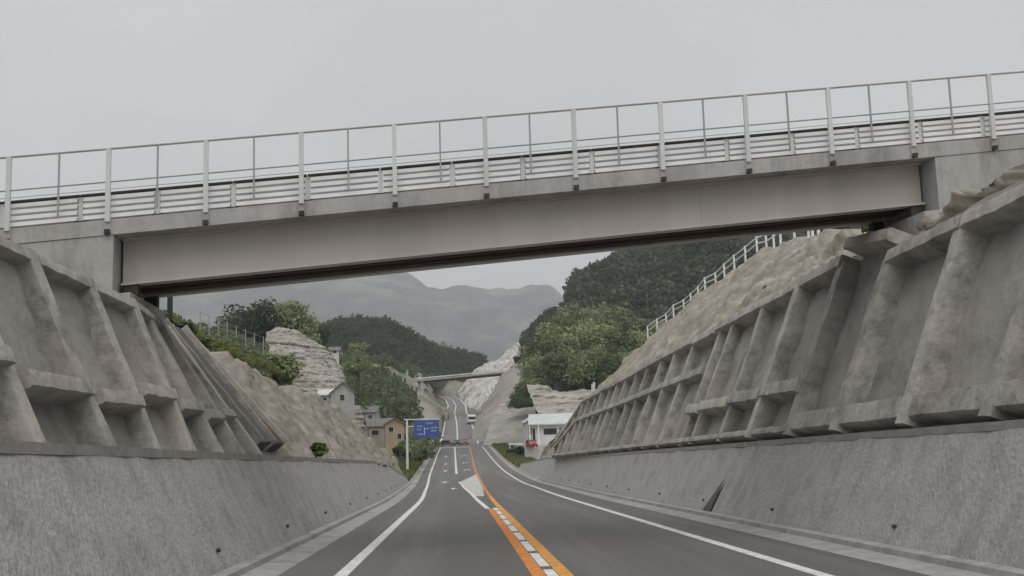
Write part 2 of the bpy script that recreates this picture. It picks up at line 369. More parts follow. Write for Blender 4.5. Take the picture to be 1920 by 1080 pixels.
# hatched island: bars across
yy = 62.0
while yy < 132:
    a = (lambda Y: zl(Y)+.1) if yy < 107 else (lambda Y: px(860, 902, 108)+(Y-108)*(ctr(135)-px(860, 902, 108))/27)
    strip('hatching_bar', a, zr_in, yy, yy+1.5, M['paint'], road, .004); yy += 2.1
div = lambda Y: float(np.interp(Y, [135, 250], [px(856, 888, 138), px(853, 840, 250)]))
line('lane_divider', div, .28, 138, 256, M['paint'])
strip('stop_line', lambda Y: left_line(Y)+.1, lambda Y: ctr(Y), 257, 259.4, M['paint'], road, .008)
def arrow(xc, Y, turn=False):
    z = lambda q: zr(q)+.005
    V = [(xc-.1, Y, z(Y)), (xc+.1, Y, z(Y)), (xc+.1, Y+3.2, z(Y+3.2)), (xc-.1, Y+3.2, z(Y+3.2)), (xc-.45, Y+3.2, z(Y+3.2)), (xc+.45, Y+3.2, z(Y+3.2)), (xc, Y+5.4, z(Y+5.4))]
    F = [(0, 1, 2, 3), (4, 5, 6)]
    if turn:
        V = [(xc-.3, Y, z(Y)), (xc-.1, Y, z(Y)), (xc-.1, Y+2.6, z(Y+2.6)), (xc-.3, Y+3.4, z(Y+3.4)), (xc+.2, Y+2.6, z(Y+2.6)), (xc+.2, Y+3.4, z(Y+3.4)), (xc+.2, Y+1.6, z(Y+1.6)), (xc+.2, Y+4.4, z(Y+4.4)), (xc+.75, Y+3, z(Y+3))]
        F = [(0, 1, 2, 3), (3, 2, 4, 5), (6, 8, 7)]
    return mk('turn_arrow' if turn else 'lane_arrow', V, F, M['paint'], road)
for (x_, y_, D_) in ((850, 919, 82), (833, 901, 107), (834, 882, 148), (835, 869, 175), (836, 857, 206)): arrow(px(x_, y_, D_), D_)
for (x_, y_, D_) in ((874, 880, 150), (871, 868, 178), (868, 856, 208)): arrow(px(x_, y_, D_), D_, True)
line('edge_line', lambda Y: left_line(Y), .5, 292, 640, M['paint'], .02, far_road)
line('edge_line', lambda Y: right_line(Y), .5, 292, 640, M['paint'], .02, far_road)
line('centre_line', lambda Y: (left_line(Y)*.55+right_line(Y)*.45), .4, 292, 640, M['paint'], .02, far_road)

# gutters: concrete blocks
for side in (-1, 1):
    gut = tag(empty('gutter', (0, 0, 0)), kind='structure', label='concrete gutter blocks along the %s wall' % ('left' if side < 0 else 'right'))
    gut['kind'] = 'structure'
    y = -12.0
    while y < 256:
        L_ = 4.0 if y < 150 else 12.0
        V = []; n = 3
        for i in range(n+1):
            Y = y+.006+(L_-.012)*i/n; e = LE(Y) if side < 0 else RE(Y); z = zr(Y)
            for (dx, dz) in ((.0, -.1), (.0, .006), (.62, .035), (.64, .13), (.86, .15), (.87, -.1)): V.append((e+side*dx, Y, z+dz))
        F = []
        for i in range(n):
            for k in range(6):
                q = (i*6+k, i*6+(k+1) % 6, (i+1)*6+(k+1) % 6, (i+1)*6+k); F.append(q if side > 0 else q[::-1])
        F += [tuple(range(6)) if side < 0 else tuple(range(6))[::-1], tuple(range(n*6, n*6+6))[::-1] if side < 0 else tuple(range(n*6, n*6+6))]
        mk('gutter_block', V, F, M['gutter'], gut); y += L_

# ------------------------------------------------------------------ retaining walls (lower, smooth faced)
HW = 2.13
def wbase(Y, s): return (LE(Y)-.88) if s < 0 else (RE(Y)+.88)
def wall_h(Y, s):
    return float(np.interp(Y, [-20, 83, 118] if s < 0 else [-20, 112, 160], [HW, HW, .35]))
BAT = .5
def lat_pt(Y, s, dx, zrel):         # dx measured outward from the wall foot, zrel from eye plane
    return Vector((wbase(min(Y, 60), s)+s*dx, Y, zr(Y)+EYE+zrel))
for s in (-1, 1):
    y1 = 118 if s < 0 else 160
    wt = tag(empty('retaining_wall', (wbase(0, s), 0, 0)), 'low grey concrete retaining wall along the %s of the road' % ('left' if s < 0 else 'right'), 'wall')
    ys = np.arange(-12, y1+.1, .5); us = np.linspace(0, 1, 14); P = []
    off = Vector((wbase(0, s), 0, 0))
    for u in us:
        P.append([Vector((wbase(Y, s)+s*BAT*u*wall_h(Y, s), Y, zr(Y)+.03+u*(wall_h(Y, s)-.03))) - off for Y in ys])
    if s < 0: P = P[::-1]
    grid('wall_face', P, M['wall'], wt, amp=.035, freq=.9, seed=s+3, amp2=.02, freq2=3)
    hole = None; Yh = 4.0
    while Yh < y1-14:
        c_ = Vector((wbase(Yh, s)+s*BAT*.42, Yh, zr(Yh)+.45))
        if hole is None: hole = MB().tube((0, 0, 0), (-s*.07, 0, -.01), .035, .035, 8).build('weep_pipe', M['dark_metal'], wt); oo_ = hole
        else: oo_ = link(bpy.data.objects.new('weep_pipe', hole.data), wt)
        oo_.location = c_-off; Yh += 7.5
    # coping with a small lip, then the bench behind
    mb = MB(); V = []; ysc = np.arange(-12, y1+.1, 2.0)
    for Y in ysc:
        h = wall_h(Y, s); x = wbase(Y, s)+s*BAT*h; z = zr(Y)+h
        for (dx, dz) in ((-.06, -.09), (-.07, .05), (.5, .06), (.5, -.3)): V.append(Vector((x+s*dx, Y, z+dz))-off)
    F = []
    for i in range(len(ysc)-1):
        for k in range(4):
            q = (i*4+k, i*4+(k+1) % 4, (i+1)*4+(k+1) % 4, (i+1)*4+k); F.append(q if s > 0 else q[::-1])
    mk('coping', V, F, M['coping'], wt)

# ------------------------------------------------------------------ lattice slopes
def rib_part(name, a, b, w, proud, nrm, side, parent, seed, m=None, taper=0):
    """rounded, sprayed concrete rib from a to b, width w along 'side', proud along nrm"""
    n = 12; prof = [(-.52, -.25), (-.5, .3), (-.48, .9), (-.42, .99), (0, 1.01), (.42, .99), (.48, .9), (.5, .3), (.52, -.25)]
    V = []; ax = (b-a)
    for i in range(n+1):
        t = i/n; c = a + ax*t; ww = w*(1+.05*fbm(Vector((t*5, seed, 0)))); pp = proud*(1+.07*fbm(Vector((t*6, seed, 5))))*(1-taper*t)
        sh = .02*fbm(Vector((t*3, seed, 9)))
        for (p, q) in prof: V.append(c + side*(p*ww+sh) + nrm*(q*pp))
    k = len(prof); F = [(i*k+j, i*k+(j+1) % k, (i+1)*k+(j+1) % k, (i+1)*k+j) for i in range(n) for j in range(k)]
    F += [tuple(range(k))[::-1], tuple(n*k+j for j in range(k))]
    o = mk(name, V, F, m or M['rib'], parent, True); o.data.set_sharp_from_angle(angle=R(38)); return o

# right: zrel .5 -> top
RX0, RX1 = 1.45, 3.25      # from wall foot
def Rp(Y, zrel): return lat_pt(Y, 1, RX0 + (RX1-RX0)*(zrel-.5)/4.38, zrel)
rn = Vector((-4.38, 0, 1.8)).normalized()
lat = tag(empty('lattice_wall', (0, 0, 0)), 'sprayed concrete lattice with leaning ribs on the slope right of the road', 'slope lattice')
def Rtop(Y): return 4.88 if Y > 27.5 else (5.15 if Y > 24.5 else 4.3)
ys = np.arange(-10, 103, .45)
def endz(Y): return float(np.interp(Y, [-20, 88, 103], [1, 1, .12]))
P = [[Rp(Y, .5+u*(4.88-.5)*endz(Y)) for Y in ys] for u in np.linspace(-.1, 1.04, 26)]
grid('sprayed_face', P, M['shot'], lat, amp=.09, freq=.7, seed=4, amp2=.035, freq2=3)
ribY = [-6.2, -2.4, 1.6, 5.4, 9.3, 13.2, 17.0, 20.3, 24.1, 27.6, 31.2, 35.0, 39.4, 41.6]
y = 46.0
while y < 101: ribY.append(y); y += random.uniform(3.6, 4.4)
for i, Y in enumerate(ribY):
    tp = Rtop(Y)*1.0
    tp = .5+(tp-.5)*endz(Y)
    w = .5 if Y < 32 else .4
    pr = .5 if Y < 32 else .42
    skew = Vector((0, random.uniform(-.35, .35), 0))
    rib_part('rib', Rp(Y, .36), Rp(Y, tp)+skew, w*random.uniform(.9, 1.12), pr*random.uniform(.9, 1.1), rn, Vector((0, 1, 0)), lat, i*1.7)
upv = (Rp(0, 2)-Rp(0, 1)).normalized()
def beam(Y0, Y1, z0, z1, h, pr, seed, parent=lat, pt=Rp, nn=rn, uu=None, m=None):
    return rib_part('beam', pt(Y0, z0), pt(Y1, z1), h, pr, nn, uu or upv, parent, seed, m)
for i in range(len(ribY)-1):
    a, b = ribY[i], ribY[i+1]
    top0, top1 = Rtop(a), Rtop((a+b)/2); e0, e1 = endz(a), endz(b)
    tt = Rtop((a+b)/2)
    dz = random.uniform(-.06, .06)
    if tt > 5: beam(a+.1, b-.1, 4.85, 5.3, .34, .62, i+40)
    else: beam(a+.05, b-.05, .5+(tt-.5)*e0+dz, .5+(tt-.5)*e1+dz, .36, .55, i+40)
    if a >= 27: 
        if a < 40: beam(a+.05, b-.05, 1.62, 1.7, .42, .6, i+80)
        else: beam(a+.05, b-.05, .5+2.75*e0, .5+2.75*e1, .36, .52, i+80)
    if a < 27: beam(a+.02, b-.02, .7, .7, .5, .45, i+120)
    else: beam(a+.02, b-.02, .52, .52, .2, .5, i+120)

# upper right slope of raw rock up to the crest
cX = lambda Y: float(np.interp(Y, [-20, 18, 25, 30, 45, 60, 75, 100, 111, 117, 119, 121, 123, 125], [11.8, 11.9, 11.9, 12.4, 16.6, 20.4, 22, 21.5, 20.6, 17.5, 15.2, 13.7, 11.5, 9.8]))
cZ = lambda Y: float(np.interp(Y, [-20, 18, 25, 30, 45, 60, 75, 100, 111, 117, 119, 121, 123, 125], [5.2, 5.2, 5.4, 6.1, 9.4, 12.3, 14.4, 13.6, 12.3, 9.3, 7.3, 4.7, 2.4, .7]))
def Ucol(Y, u):
    a = Rp(Y, .5+4.38*endz(Y)) + Vector((.05, 0, .03))
    if Y > 88: a = a.lerp(Rp(Y, .5), min(1, (Y-88)/15)); a.x += .0
    c = Vector((cX(Y), Y, zr(min(Y, 105))+EYE+cZ(Y)))
    if Y > 103: a = Vector((wbase(Y, 1)+1.4*wall_h(Y, 1)/HW, Y, zr(Y)+wall_h(Y, 1)+.05))
    p = a.lerp(c, u); p.z += .12*math.sin(math.pi*u)*(c-a).length*.25
    if 0 < u: 
        g_ = fbm(Vector((Y*.55+u*2.6, u*1.4, 3.3)), 4)*.55 + fbm(Vector((Y*1.7+u*5, u*3, 8.8)), 3)*.2
        p += Vector((-.6, 0, .8))*g_*min(1, u*6)
    return p
ys = np.concatenate([np.arange(-10, 20, .6), np.arange(20, 60, .3), np.arange(60, 75, .5), np.arange(75, 125.1, .7)])
us = list(np.linspace(0, 1, 64))
P = [[Ucol(Y, u) for Y in ys] for u in us]
for k in (1, 2, 3, 4): P.append([Ucol(Y, 1)+Vector((k*k*1.6, 0, -.05*k*k)) for Y in ys])
tag(grid('rock_slope', P, M['rock'], amp=.25, freq=.4, seed=8, amp2=.1, freq2=2.6, edge_keep=True), kind='structure', label='raw rock slope above the lattice on the right')

# left: warped lattice
lX = lambda Y: float(np.interp(Y, [-20, 21.7, 31.8, 45, 83, 100, 118], [2.55, 2.55, 4.5, 4.75, 4.75, 4.0, 3.0]))      # crest from wall foot
lZ = lambda Y: float(np.interp(Y, [-20, 21.7, 26, 31.8, 45, 70, 83, 100, 118], [3.0, 3.35, 3.6, 3.95, 4.25, 4.3, 4.25, 2.5, .7]))
def Lp(Y, zrel):
    u = (zrel-.5)/(lZ(Y)-.5); return lat_pt(Y, -1, 1.5+(lX(Y)-1.5)*u, zrel)
latl = tag(empty('lattice_wall', (0, 0, 0)), 'sprayed concrete lattice with fanned ribs on the slope left of the road', 'slope lattice')
ys = np.arange(-10, 33.6, .4)
P = [[Lp(Y, .5+u*(lZ(Y)-.5)) for Y in ys] for u in np.linspace(1.0, -.1, 24)]
grid('sprayed_face', P, M['shot'], latl, amp=.08, freq=.8, seed=14, amp2=.04, freq2=3)
lrib = [-7, -4, -1, 2, 5, 7.9, 10.8, 13.5, 16.2, 18.7, 21.2, 23.6, 25.8, 27.9]
for i, Y in enumerate(lrib):
    a, b = Lp(Y, .2), Lp(Y, lZ(Y)); d = (b-a).normalized(); nn = d.cross(Vector((0, 1, 0)));
    if nn.x < 0: nn = -nn
    rib_part('rib', a, b+Vector((0, random.uniform(-.4, .4), 0)), .38, .34, nn, Vector((0, 1, 0)), latl, i*2.3+60, taper=.25)
for i in range(len(lrib)-1):
    a, b = lrib[i], lrib[i+1]; zz = 1.25+random.uniform(-.18, .12)
    d = (Lp((a+b)/2, 2)-Lp((a+b)/2, 1)).normalized(); nn = d.cross(Vector((0, 1, 0)))
    if nn.x < 0: nn = -nn
    if i % 3 != 2 or a > 14: rib_part('beam', Lp(a+.15, zz), Lp(b-.15, zz+.05), .26, .42, nn, d, latl, i+200)
    rib_part('beam', Lp(a+.05, lZ(a)-.12), Lp(b-.05, lZ(b)-.12), .2, .26, nn, d, latl, i+230)
# drain channel running down the end of the lattice
dc = tag(empty('drain_channel', (0, 0, 0)), 'dark drain channel running down the left slope beside the lattice', 'drain')
def chan(Y0, w, bed):
    a, b = Lp(Y0, .55), Lp(Y0, lZ(Y0)); d = (b-a).normalized(); nn = d.cross(Vector((0, 1, 0)))
    if nn.x < 0: nn = -nn
    rib_part('channel_wall', a+Vector((0, -w/2, 0)), b+Vector((0, -w/2, 0)), .16, .52, nn, Vector((0, 1, 0)), dc, 301+Y0)
    rib_part('channel_wall', a+Vector((0, w/2, 0)), b+Vector((0, w/2, 0)), .16, .52, nn, Vector((0, 1, 0)), dc, 302+Y0)
    rib_part('channel_bed', a, b, w-.12, .4, nn, Vector((0, 1, 0)), dc, 303+Y0, bed)
M['dark_conc'] = mat('dark_conc', (.12, .115, .105), (.08, .078, .07), scale=2, bump=.4)  # bed concrete, a darker grey than the ribs
chan(29.6, 2.0, M['dark_conc']); chan(31.9, 2.0, M['rust'])
# soil slope on the left beyond the lattice
ys = np.concatenate([np.arange(32.8, 70, .3), np.arange(70, 118.2, .6)])
def LS(Y, u):
    p = Lp(Y, .5).lerp(Lp(Y, lZ(Y)), u)
    if Y > 83: a = Vector((wbase(Y, -1)-.5-.5*wall_h(Y, -1), Y, zr(Y)+wall_h(Y, -1)+.05)); b = lat_pt(min(Y, 118), -1, lX(Y), lZ(Y)); b.z = zr(Y)+EYE+lZ(Y); p = a.lerp(b, u)
    return p
crest_n = lambda Y: .55*fbm(Vector((Y*.16, 2.2, 0)))+.25*fbm(Vector((Y*.7, 1, 4)))
P = []
for k in (4, 3, 2, 1): P.append([LS(Y, 1)+Vector((-k*k*1.2, 0, crest_n(Y)-.04*k*k)) for Y in ys])
P += [[LS(Y, u)+Vector((0, 0, u*u*crest_n(Y))) for Y in ys] for u in np.linspace(1, -.08, 50)]
tag(grid('soil_slope', P, M['soil'], amp=.32, freq=.5, seed=11, amp2=.12, freq2=2.4), kind='structure', label='brown crumbling soil slope on the left beyond the lattice')
# crest ground behind the left lattice, carrying the bridge end
P = [[Lp(Y, lZ(Y))+Vector((-q, 0, -.02-.01*q)) for Y in np.arange(-10, 33.5, 1.0)] for q in (22, 12, 6, 2, 0)]
tag(grid('crest_ground', P, M['green_ground'], amp=.1, freq=.5, seed=3), kind='structure', label='grassy ground along the crest of the left slope')

# ------------------------------------------------------------------ the overpass
# frame: near top-rail measured in the photo; the bridge climbs to the right and swings a little away
BD = 23.3
A_ = W(386, 418, BD-.15); B_ = W(1560, 307, BD+.85)           # bracket line at two fence posts, 14 m apart
ub = (B_-A_); span_px = ub.length; ub.normalize()
uy = Vector((-ub.y, ub.x, 0)).normalized()                    # across the bridge, away from the camera
uz = Vector((0, 0, 1))
SP = span_px/7/2                                              # post pitch (thick post every second)
def Bp(s, q=0, z=0): return A_ + ub*s + uy*q + uz*z
br = tag(empty('overpass', tuple(A_)), 'narrow concrete and steel girder overpass with fence crossing high over the road', 'bridge')
ofs = A_
def bbox(name, s0, s1, q0, q1, z0, z1, m, parent=br):
    mb = MB(); c = Bp((s0+s1)/2, (q0+q1)/2, (z0+z1)/2)-ofs
    mb.box(c, (abs(s1-s0), abs(q1-q0), abs(z1-z0)), (ub, uy, uz)); return mb.build(name, m, parent)
S0, S1 = -9.0, 22.0
WD = 3.5
pxm = 2000/BD
# deck edge (curb) : from bracket line up .33 to top; down .2
deck_o = mk('deck', [], [], M['deck'], br)
me = deck_o.data
V = []; prof = [(0, -.06), (0, .28), (.36, .28), (.38, .15), (WD-.38, .15), (WD-.36, .28), (WD, .28), (WD, -.06), (WD-.5, -.06), (WD-.9, .0), (1.0, .0), (.6, -.06)]
for s in (S0, S1):
    for (q, z) in prof: V.append(Bp(s, q, z)-ofs)
k = len(prof); F = [(j, (j+1) % k, k+(j+1) % k, k+j) for j in range(k)] + [tuple(range(k))[::-1], tuple(k+j for j in range(k))]
me.clear_geometry(); me.from_pydata([tuple(v) for v in V], [], F); me.update()
# girders: I beams
GS0, GS1 = -1.9, 17.0
def web_h(z0, z1): return z0, z1
for q, lab in ((.72, 'near girder with a brown painted web'), (WD-.75, 'far girder hidden behind the near one')):
    g = bbox('girder', GS0, GS1, q, q+.05, -1.05, -.101, M['girder']); g['label'] = lab
    bbox('flange', GS0, GS1, q-.17, q+.22, -1.1, -1.051, M['girder'], g)
    bbox('flange', GS0, GS1, q-.15, q+.2, -.1, -.062, M['girder'], g)
    s = GS0+.8
    while s < GS1:
        bbox('stiffener', s, s+.02, q+.052, q+.2, -1.04, -.11, M['girder'], g); s += 1.25
    # splice plates with a faint edge
    for s in (3.2, 11.4): bbox('weld_seam', s, s+.015, q-.01, q-.001, -1.048, -.103, M['girder'], g)
    for s in (GS0+.2, GS1-.2): bbox('bearing', s-.15, s+.15, q-.12, q+.17, -1.36, -1.101, M['dark_metal'], br)
s = GS0+.4
while s < GS1:
    bbox('cross_beam', s, s+.09, .8, WD-.77, -1.0, -.3, M['girder']); s += 2.5
for q in (1.25, 1.95): bbox('utility_pipe', GS0, GS1, q, q+.2, -1.08, -.97, M['rust'])
bbox('soffit_panel', GS0, GS1, 1.0, WD-.82, -.96, -.92, M['dark_metal'])
# abutments
def abut(s0, s1):
    V = [];
    o = bbox('abutment', s0, s1, -.1, WD+.1, -5.2, -1.37, M['deck']); return o
abut(GS0-3.6, GS0+.35); abut(GS1-.4, GS1+3.5)
bbox('parapet', S0, GS0-.05, .02, WD-.02, -1.36, -.07, M['deck']); bbox('parapet', GS1+.05, S1, .02, WD-.02, -1.36, -.07, M['deck'])
# fence along the near edge
FT = 157/pxm
rtop = FT-.0
def rod(name, s0, s1, q, z, r, m, k=6):
    return MB().tube(Bp(s0, q, z)-ofs, Bp(s1, q, z)-ofs, r, r, k).build(name, m, br)
npost0 = int(math.floor(S0/SP))+1
thick_me = thin_me = None
i = npost0
while i*SP < S1:
    s = i*SP
    if i % 2 == 0:
        if thick_me is None:
            o = MB().box((0, 0, .22+(FT-.22)/2), (.10, .07, FT-.22)).build('fence_post', M['galv'], br); thick_me = o.data
        else: o = link(bpy.data.objects.new('fence_post', thick_me), br)
        o.location = Bp(s, -.05, 0)-ofs; o.rotation_euler = (0, 0, math.atan2(ub.y, ub.x))
        b = MB().box(Bp(s, -.06, 0)-ofs, (.11, .1, .1), (ub, uy, uz)).build('bracket', M['dark_metal'], br); MB().box(Bp(s, -.02, .15)-ofs, (.13, .035, .3), (ub, uy, uz)).build('base_plate', M['deck'], br)
    else:
        if thin_me is None:
            o = MB().box((0, 0, .42+(FT-.42)/2), (.036, .036, FT-.42)).build('fence_picket', M['thin_steel'], br); thin_me = o.data
        else: o = link(bpy.data.objects.new('fence_picket', thin_me), br)
        o.location = Bp(s, -.05, 0)-ofs; o.rotation_euler = (0, 0, math.atan2(ub.y, ub.x))
    i += 1
rod('fence_rail', S0, S1, -.05, FT, .024, M['thin_steel']); rod('fence_rail', S0, S1, -.05, FT-63/pxm, .017, M['thin_steel']); rod('fence_rail', S0, S1, -.05, FT-77/pxm, .008, M['thin_steel'])
# vehicle barrier with four white rails standing on the kerb
BP = 137/pxm*1.015
def barrier(q):
    i = int(S0/BP)
    s_first = (435-386)/pxm - 6*BP
    s = s_first
    while s < S1:
        bbox('barrier_post', s-.05, s+.05, q+.02, q+.155, .33, .86, M['galv']); bbox('post_base', s-.1, s+.1, q-.0, q+.2, .28, .33, M['dark_metal'])
        for k in range(4):
            z = .335+k*.137
            o = bbox('barrier_rail', s+.065, s+BP-.065, q-.03, q+.2, z, z+.082, M['white_rail'])
        bbox('barrier_shade_line', s+.0, s+BP-.02, q-.02, q+.12, .865, .905, M['dark_metal'])  # dark strip standing in for the shadowed top edge of the barrier
        s += BP
barrier(.1); barrier(WD-.32)

# ------------------------------------------------------------------ fence on the right crest
cf = tag(empty('crest_fence', tuple(Vector((cX(60), 60, zr(60)+EYE+cZ(60))))), 'white post and rail fence climbing the crest of the right slope', 'fence')
fo = cf.location.copy()
fy = [52]
while fy[-1] < 109: fy.append(fy[-1]+(3.6 if fy[-1] < 66 else 3.0))
fp = []
for Y in fy:
    c = Ucol(Y, 1); c.z += .1; fp.append(c)
pm = MB().box((0, 0, .45), (.12, .12, 1.7)).build('fence_post', M['white_rail'], cf); pm.location = fp[0]-fo
for c in fp[1:]:
    o = link(bpy.data.objects.new('fence_post', pm.data), cf); o.location = c-fo
for a, b in zip(fp[:-1], fp[1:]):
    for z in (1.2, .75): MB().tube(a-fo+Vector((0, 0, z)), b-fo+Vector((0, 0, z)), .045, .045, 6).build('fence_rail', M['white_rail'], cf)

# ------------------------------------------------------------------ far terrain pieces
def struct(o, label): return tag(o, label, kind='structure')
# left: green hillside behind the soil slope crest
struct(bank('hillside', [[(150, 640, 44), (290, 640, 46), (370, 672, 52), (440, 690, 60), (480, 710, 68), (512, 728, 76)],
                         [(150, 610, 62), (290, 622, 62), (370, 640, 66), (440, 658, 72), (475, 674, 80), (508, 700, 88)],
                         [(120, 590, 85), (270, 604, 85), (350, 614, 88), (430, 628, 92), (470, 640, 95), (502, 668, 100)]], M['green_ground'], 24, 60, amp=.8, freq=.2, seed=21), 'green weedy hillside left of the cutting')
# pale rock outcrop
struct(bank('rock_outcrop', [[(470, 760, 182), (520, 770, 180), (580, 790, 182), (640, 800, 186), (690, 810, 192)],
                             [(485, 690, 186), (530, 700, 184), (590, 715, 186), (640, 735, 190), (675, 770, 194)],
                             [(497, 640, 190), (530, 650, 190), (590, 668, 192), (635, 700, 194), (650, 745, 198)],
                             [(500, 624, 194), (532, 618, 196), (590, 640, 198), (630, 672, 200), (645, 715, 202)]], M['pale_shot'], 70, 70, amp=.6, freq=.15, seed=23, back=8, drop=4, amp2=.22, freq2=1.3, strata=.75, sfreq=1.5, smooth=False), 'pale bedded rock outcrop cut open on the left')
# scrub hillside behind the left houses
struct(bank('scrub_hillside', [[(560, 800, 215), (640, 800, 215), (700, 800, 220), (760, 800, 230), (800, 806, 240)],
                               [(560, 720, 260), (640, 735, 255), (700, 745, 255), (750, 765, 260), (790, 785, 265)],
                               [(560, 650, 330), (640, 680, 320), (700, 700, 315), (750, 735, 315), (785, 770, 310)]], M['green_ground'], 30, 50, amp=2, freq=.06, seed=27, back=30, drop=10), 'green scrub hillside behind the houses on the left')
# brown cutting on the left of the far road
struct(bank('far_cutting', [[(690, 800, 330), (760, 800, 330), (800, 795, 345), (826, 785, 360), (834, 768, 480), (808, 750, 640)],
                            [(690, 735, 400), (745, 735, 400), (785, 750, 400), (812, 755, 420), (814, 750, 540), (806, 740, 660)],
                            [(670, 678, 440), (720, 682, 440), (760, 698, 450), (795, 716, 460), (804, 724, 580), (800, 728, 680)]], M['far_soil'], 30, 60, amp=2, freq=.06, seed=31, back=60, drop=12, amp2=1.0, freq2=.2), 'brown cutting left of the far road')
struct(bank('far_ridge', [[(790, 775, 604), (830, 772, 604), (870, 772, 604), (900, 775, 604)], [(790, 736, 612), (830, 732, 612), (870, 732, 612), (900, 736, 612)], [(790, 716, 625), (830, 713, 625), (870, 712, 625), (900, 710, 625)]], M['far_soil'], 24, 40, amp=2.5, freq=.06, seed=71, back=30, drop=12), 'brown ridge closing the far road under the little overpass')
# right of the far road: pale stepped slope, grey face, shotcrete bank
struct(bank('far_rock_slope', [[(870, 764, 520), (885, 765, 480), (905, 770, 440), (925, 768, 420)],
                               [(858, 749, 590), (885, 735, 540), (915, 728, 500), (940, 722, 470)],
                               [(850, 733, 660), (897, 705, 600), (935, 693, 560), (962, 684, 520)],
                               [(880, 708, 740), (905, 690, 680), (945, 662, 640), (978, 643, 600)]], M['white_shot'], 40, 40, amp=3.5, freq=.03, seed=33, back=80, drop=20, amp2=1.6, freq2=.12, smooth=False, strata=2.5, sfreq=.25), 'pale stepped rock slope right of the far road')
struct(bank('far_grey_face', [[(880, 842, 306), (905, 842, 300), (935, 842, 296), (960, 835, 296)],
                              [(893, 790, 330), (915, 785, 322), (945, 780, 318), (962, 790, 315)],
                              [(905, 760, 350), (935, 732, 345), (965, 730, 340), (978, 735, 335)],
                              [(938, 712, 380), (962, 690, 372), (990, 690, 365), (995, 705, 360)],
                              [(968, 688, 410), (1000, 655, 400), (1022, 645, 392), (1030, 660, 385)]], M['grey_face'], 40, 30, amp=1.4, freq=.08, seed=35, back=30, drop=8), 'smooth grey brown cut face right of the junction')
struct(bank('sprayed_bank', [[(905, 836, 270), (940, 836, 268), (975, 838, 262), (1010, 842, 250)],
                             [(915, 808, 290), (945, 805, 285), (975, 800, 280), (1010, 796, 275)],
                             [(922, 780, 305), (945, 778, 302), (975, 775, 300), (1010, 774, 295)],
                             [(934, 766, 312), (950, 765, 310), (980, 764, 308), (1015, 763, 305)]], M['pale_shot'], 26, 30, amp=.6, freq=.2, seed=37, back=14, drop=1), 'pale sprayed bank behind the junction on the right')
# terraced pale cut behind the white building: stepped rows
rows = []; yb = [790, 777, 776, 764, 763, 752, 751, 741, 740, 731, 724]; Db = [215, 217, 221, 223, 227, 229, 233, 235, 239, 241, 243]
for yy_, DD in zip(yb, Db):
    lx = 986+(yy_-722)*.42
    dip = 8 if yy_ < 735 else 0
    rows.append([(lx, yy_-(2 if dip else 0), DD), (1022, yy_-(2 if dip else 0), DD), (1040, yy_+dip, DD), (1085, yy_+dip*.8, DD), (1160, yy_+dip*.5, DD), (1260, yy_, DD)])
struct(bank('terraced_cut', rows, M['pale_shot'], 50, 50, amp=.5, freq=.2, seed=39, back=14, drop=2, amp2=.3, freq2=.7, smooth=False, strata=.7, sfreq=.9), 'pale terraced cut behind the white building')
# hillside carrying the light green trees
struct(bank('tree_hillside', [[(1006, 770, 292), (1030, 765, 275), (1100, 750, 250), (1240, 740, 250), (1400, 740, 250)],
                              [(1018, 710, 300), (1050, 695, 285), (1100, 680, 270), (1240, 670, 270), (1400, 660, 270)],
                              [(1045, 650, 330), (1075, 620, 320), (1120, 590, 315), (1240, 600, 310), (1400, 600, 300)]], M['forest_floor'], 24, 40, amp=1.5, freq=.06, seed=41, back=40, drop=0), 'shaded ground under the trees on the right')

# ------------------------------------------------------------------ forested hills: one mass each
def forest_hill(name, ridge, foot, label, mleaf, ncol, nrow, crown, per, leaf, seed, back=150, jit=.4):
    """ridge and foot: pixel polylines with distance; crowns crowd the surface between"""
    A = cat([W(*p) for p in foot], 60); B = cat([W(*p) for p in ridge], 60)
    nr = 24; G = []
    for i in range(nr):
        u = i/(nr-1); G.append([a.lerp(b, u)+Vector((0, 0, (b-a).length*.10*math.sin(math.pi*u))) for a, b in zip(A, B)])
    for k in (1, 2, 3): G.append([p+Vector((0, back*k/3, -back*.25*k*k/9)) for p in G[nr-1]])
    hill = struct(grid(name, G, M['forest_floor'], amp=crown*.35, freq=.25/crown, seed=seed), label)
    rs = random.Random(seed); base = []
    for v in range(6):
        lob = [(0, 0, 0, .5, .5, .45)]+[(rs.uniform(-.4, .4), rs.uniform(-.4, .4), rs.uniform(-.1, .35), rs.uniform(.18, .3), rs.uniform(.18, .3), rs.uniform(.16, .26)) for _ in range(7)]
        base.append(leafcloud(lob, per, leaf, seed=seed*10+v, fill=.15))
    out = []
    rows_ = nrow
    for i in range(rows_):
        for j in range(ncol):
            u = min(1, max(0, (i+rs.uniform(-jit, jit)*1.3)/(rows_-1))); v = min(58.99, max(0, (j+.5+rs.uniform(-.6, .6))/ncol*59))
            a = int(v); f = v-a; r_ = u*(nr-1); ri = min(int(r_), nr-2); rf = r_-ri
            p = (G[ri][a]*(1-f)+G[ri][a+1]*f)*(1-rf)+(G[ri+1][a]*(1-f)+G[ri+1][a+1]*f)*rf
            s = crown*rs.uniform(.6, 1.35); cs, sn = math.cos(rs.random()*6.3), math.sin(rs.random()*6.3)
            q = base[rs.randrange(6)]; ang = rs.random()*6.28; c_, s_ = math.cos(ang), math.sin(ang)
            Rm = np.array([[c_, -s_, 0], [s_, c_, 0], [0, 0, 1]])
            out.append(q@Rm.T*s*np.array([1, 1, rs.uniform(.8, 1.25)]) + np.array([p.x, p.y, p.z+s*.2]))
    V = np.concatenate(out)
    o = bpy.data.objects.new(name+'_trees', quads('forest', V, mleaf)); link(o); o.name = 'forest'
    tag(o, kind='stuff'); return o
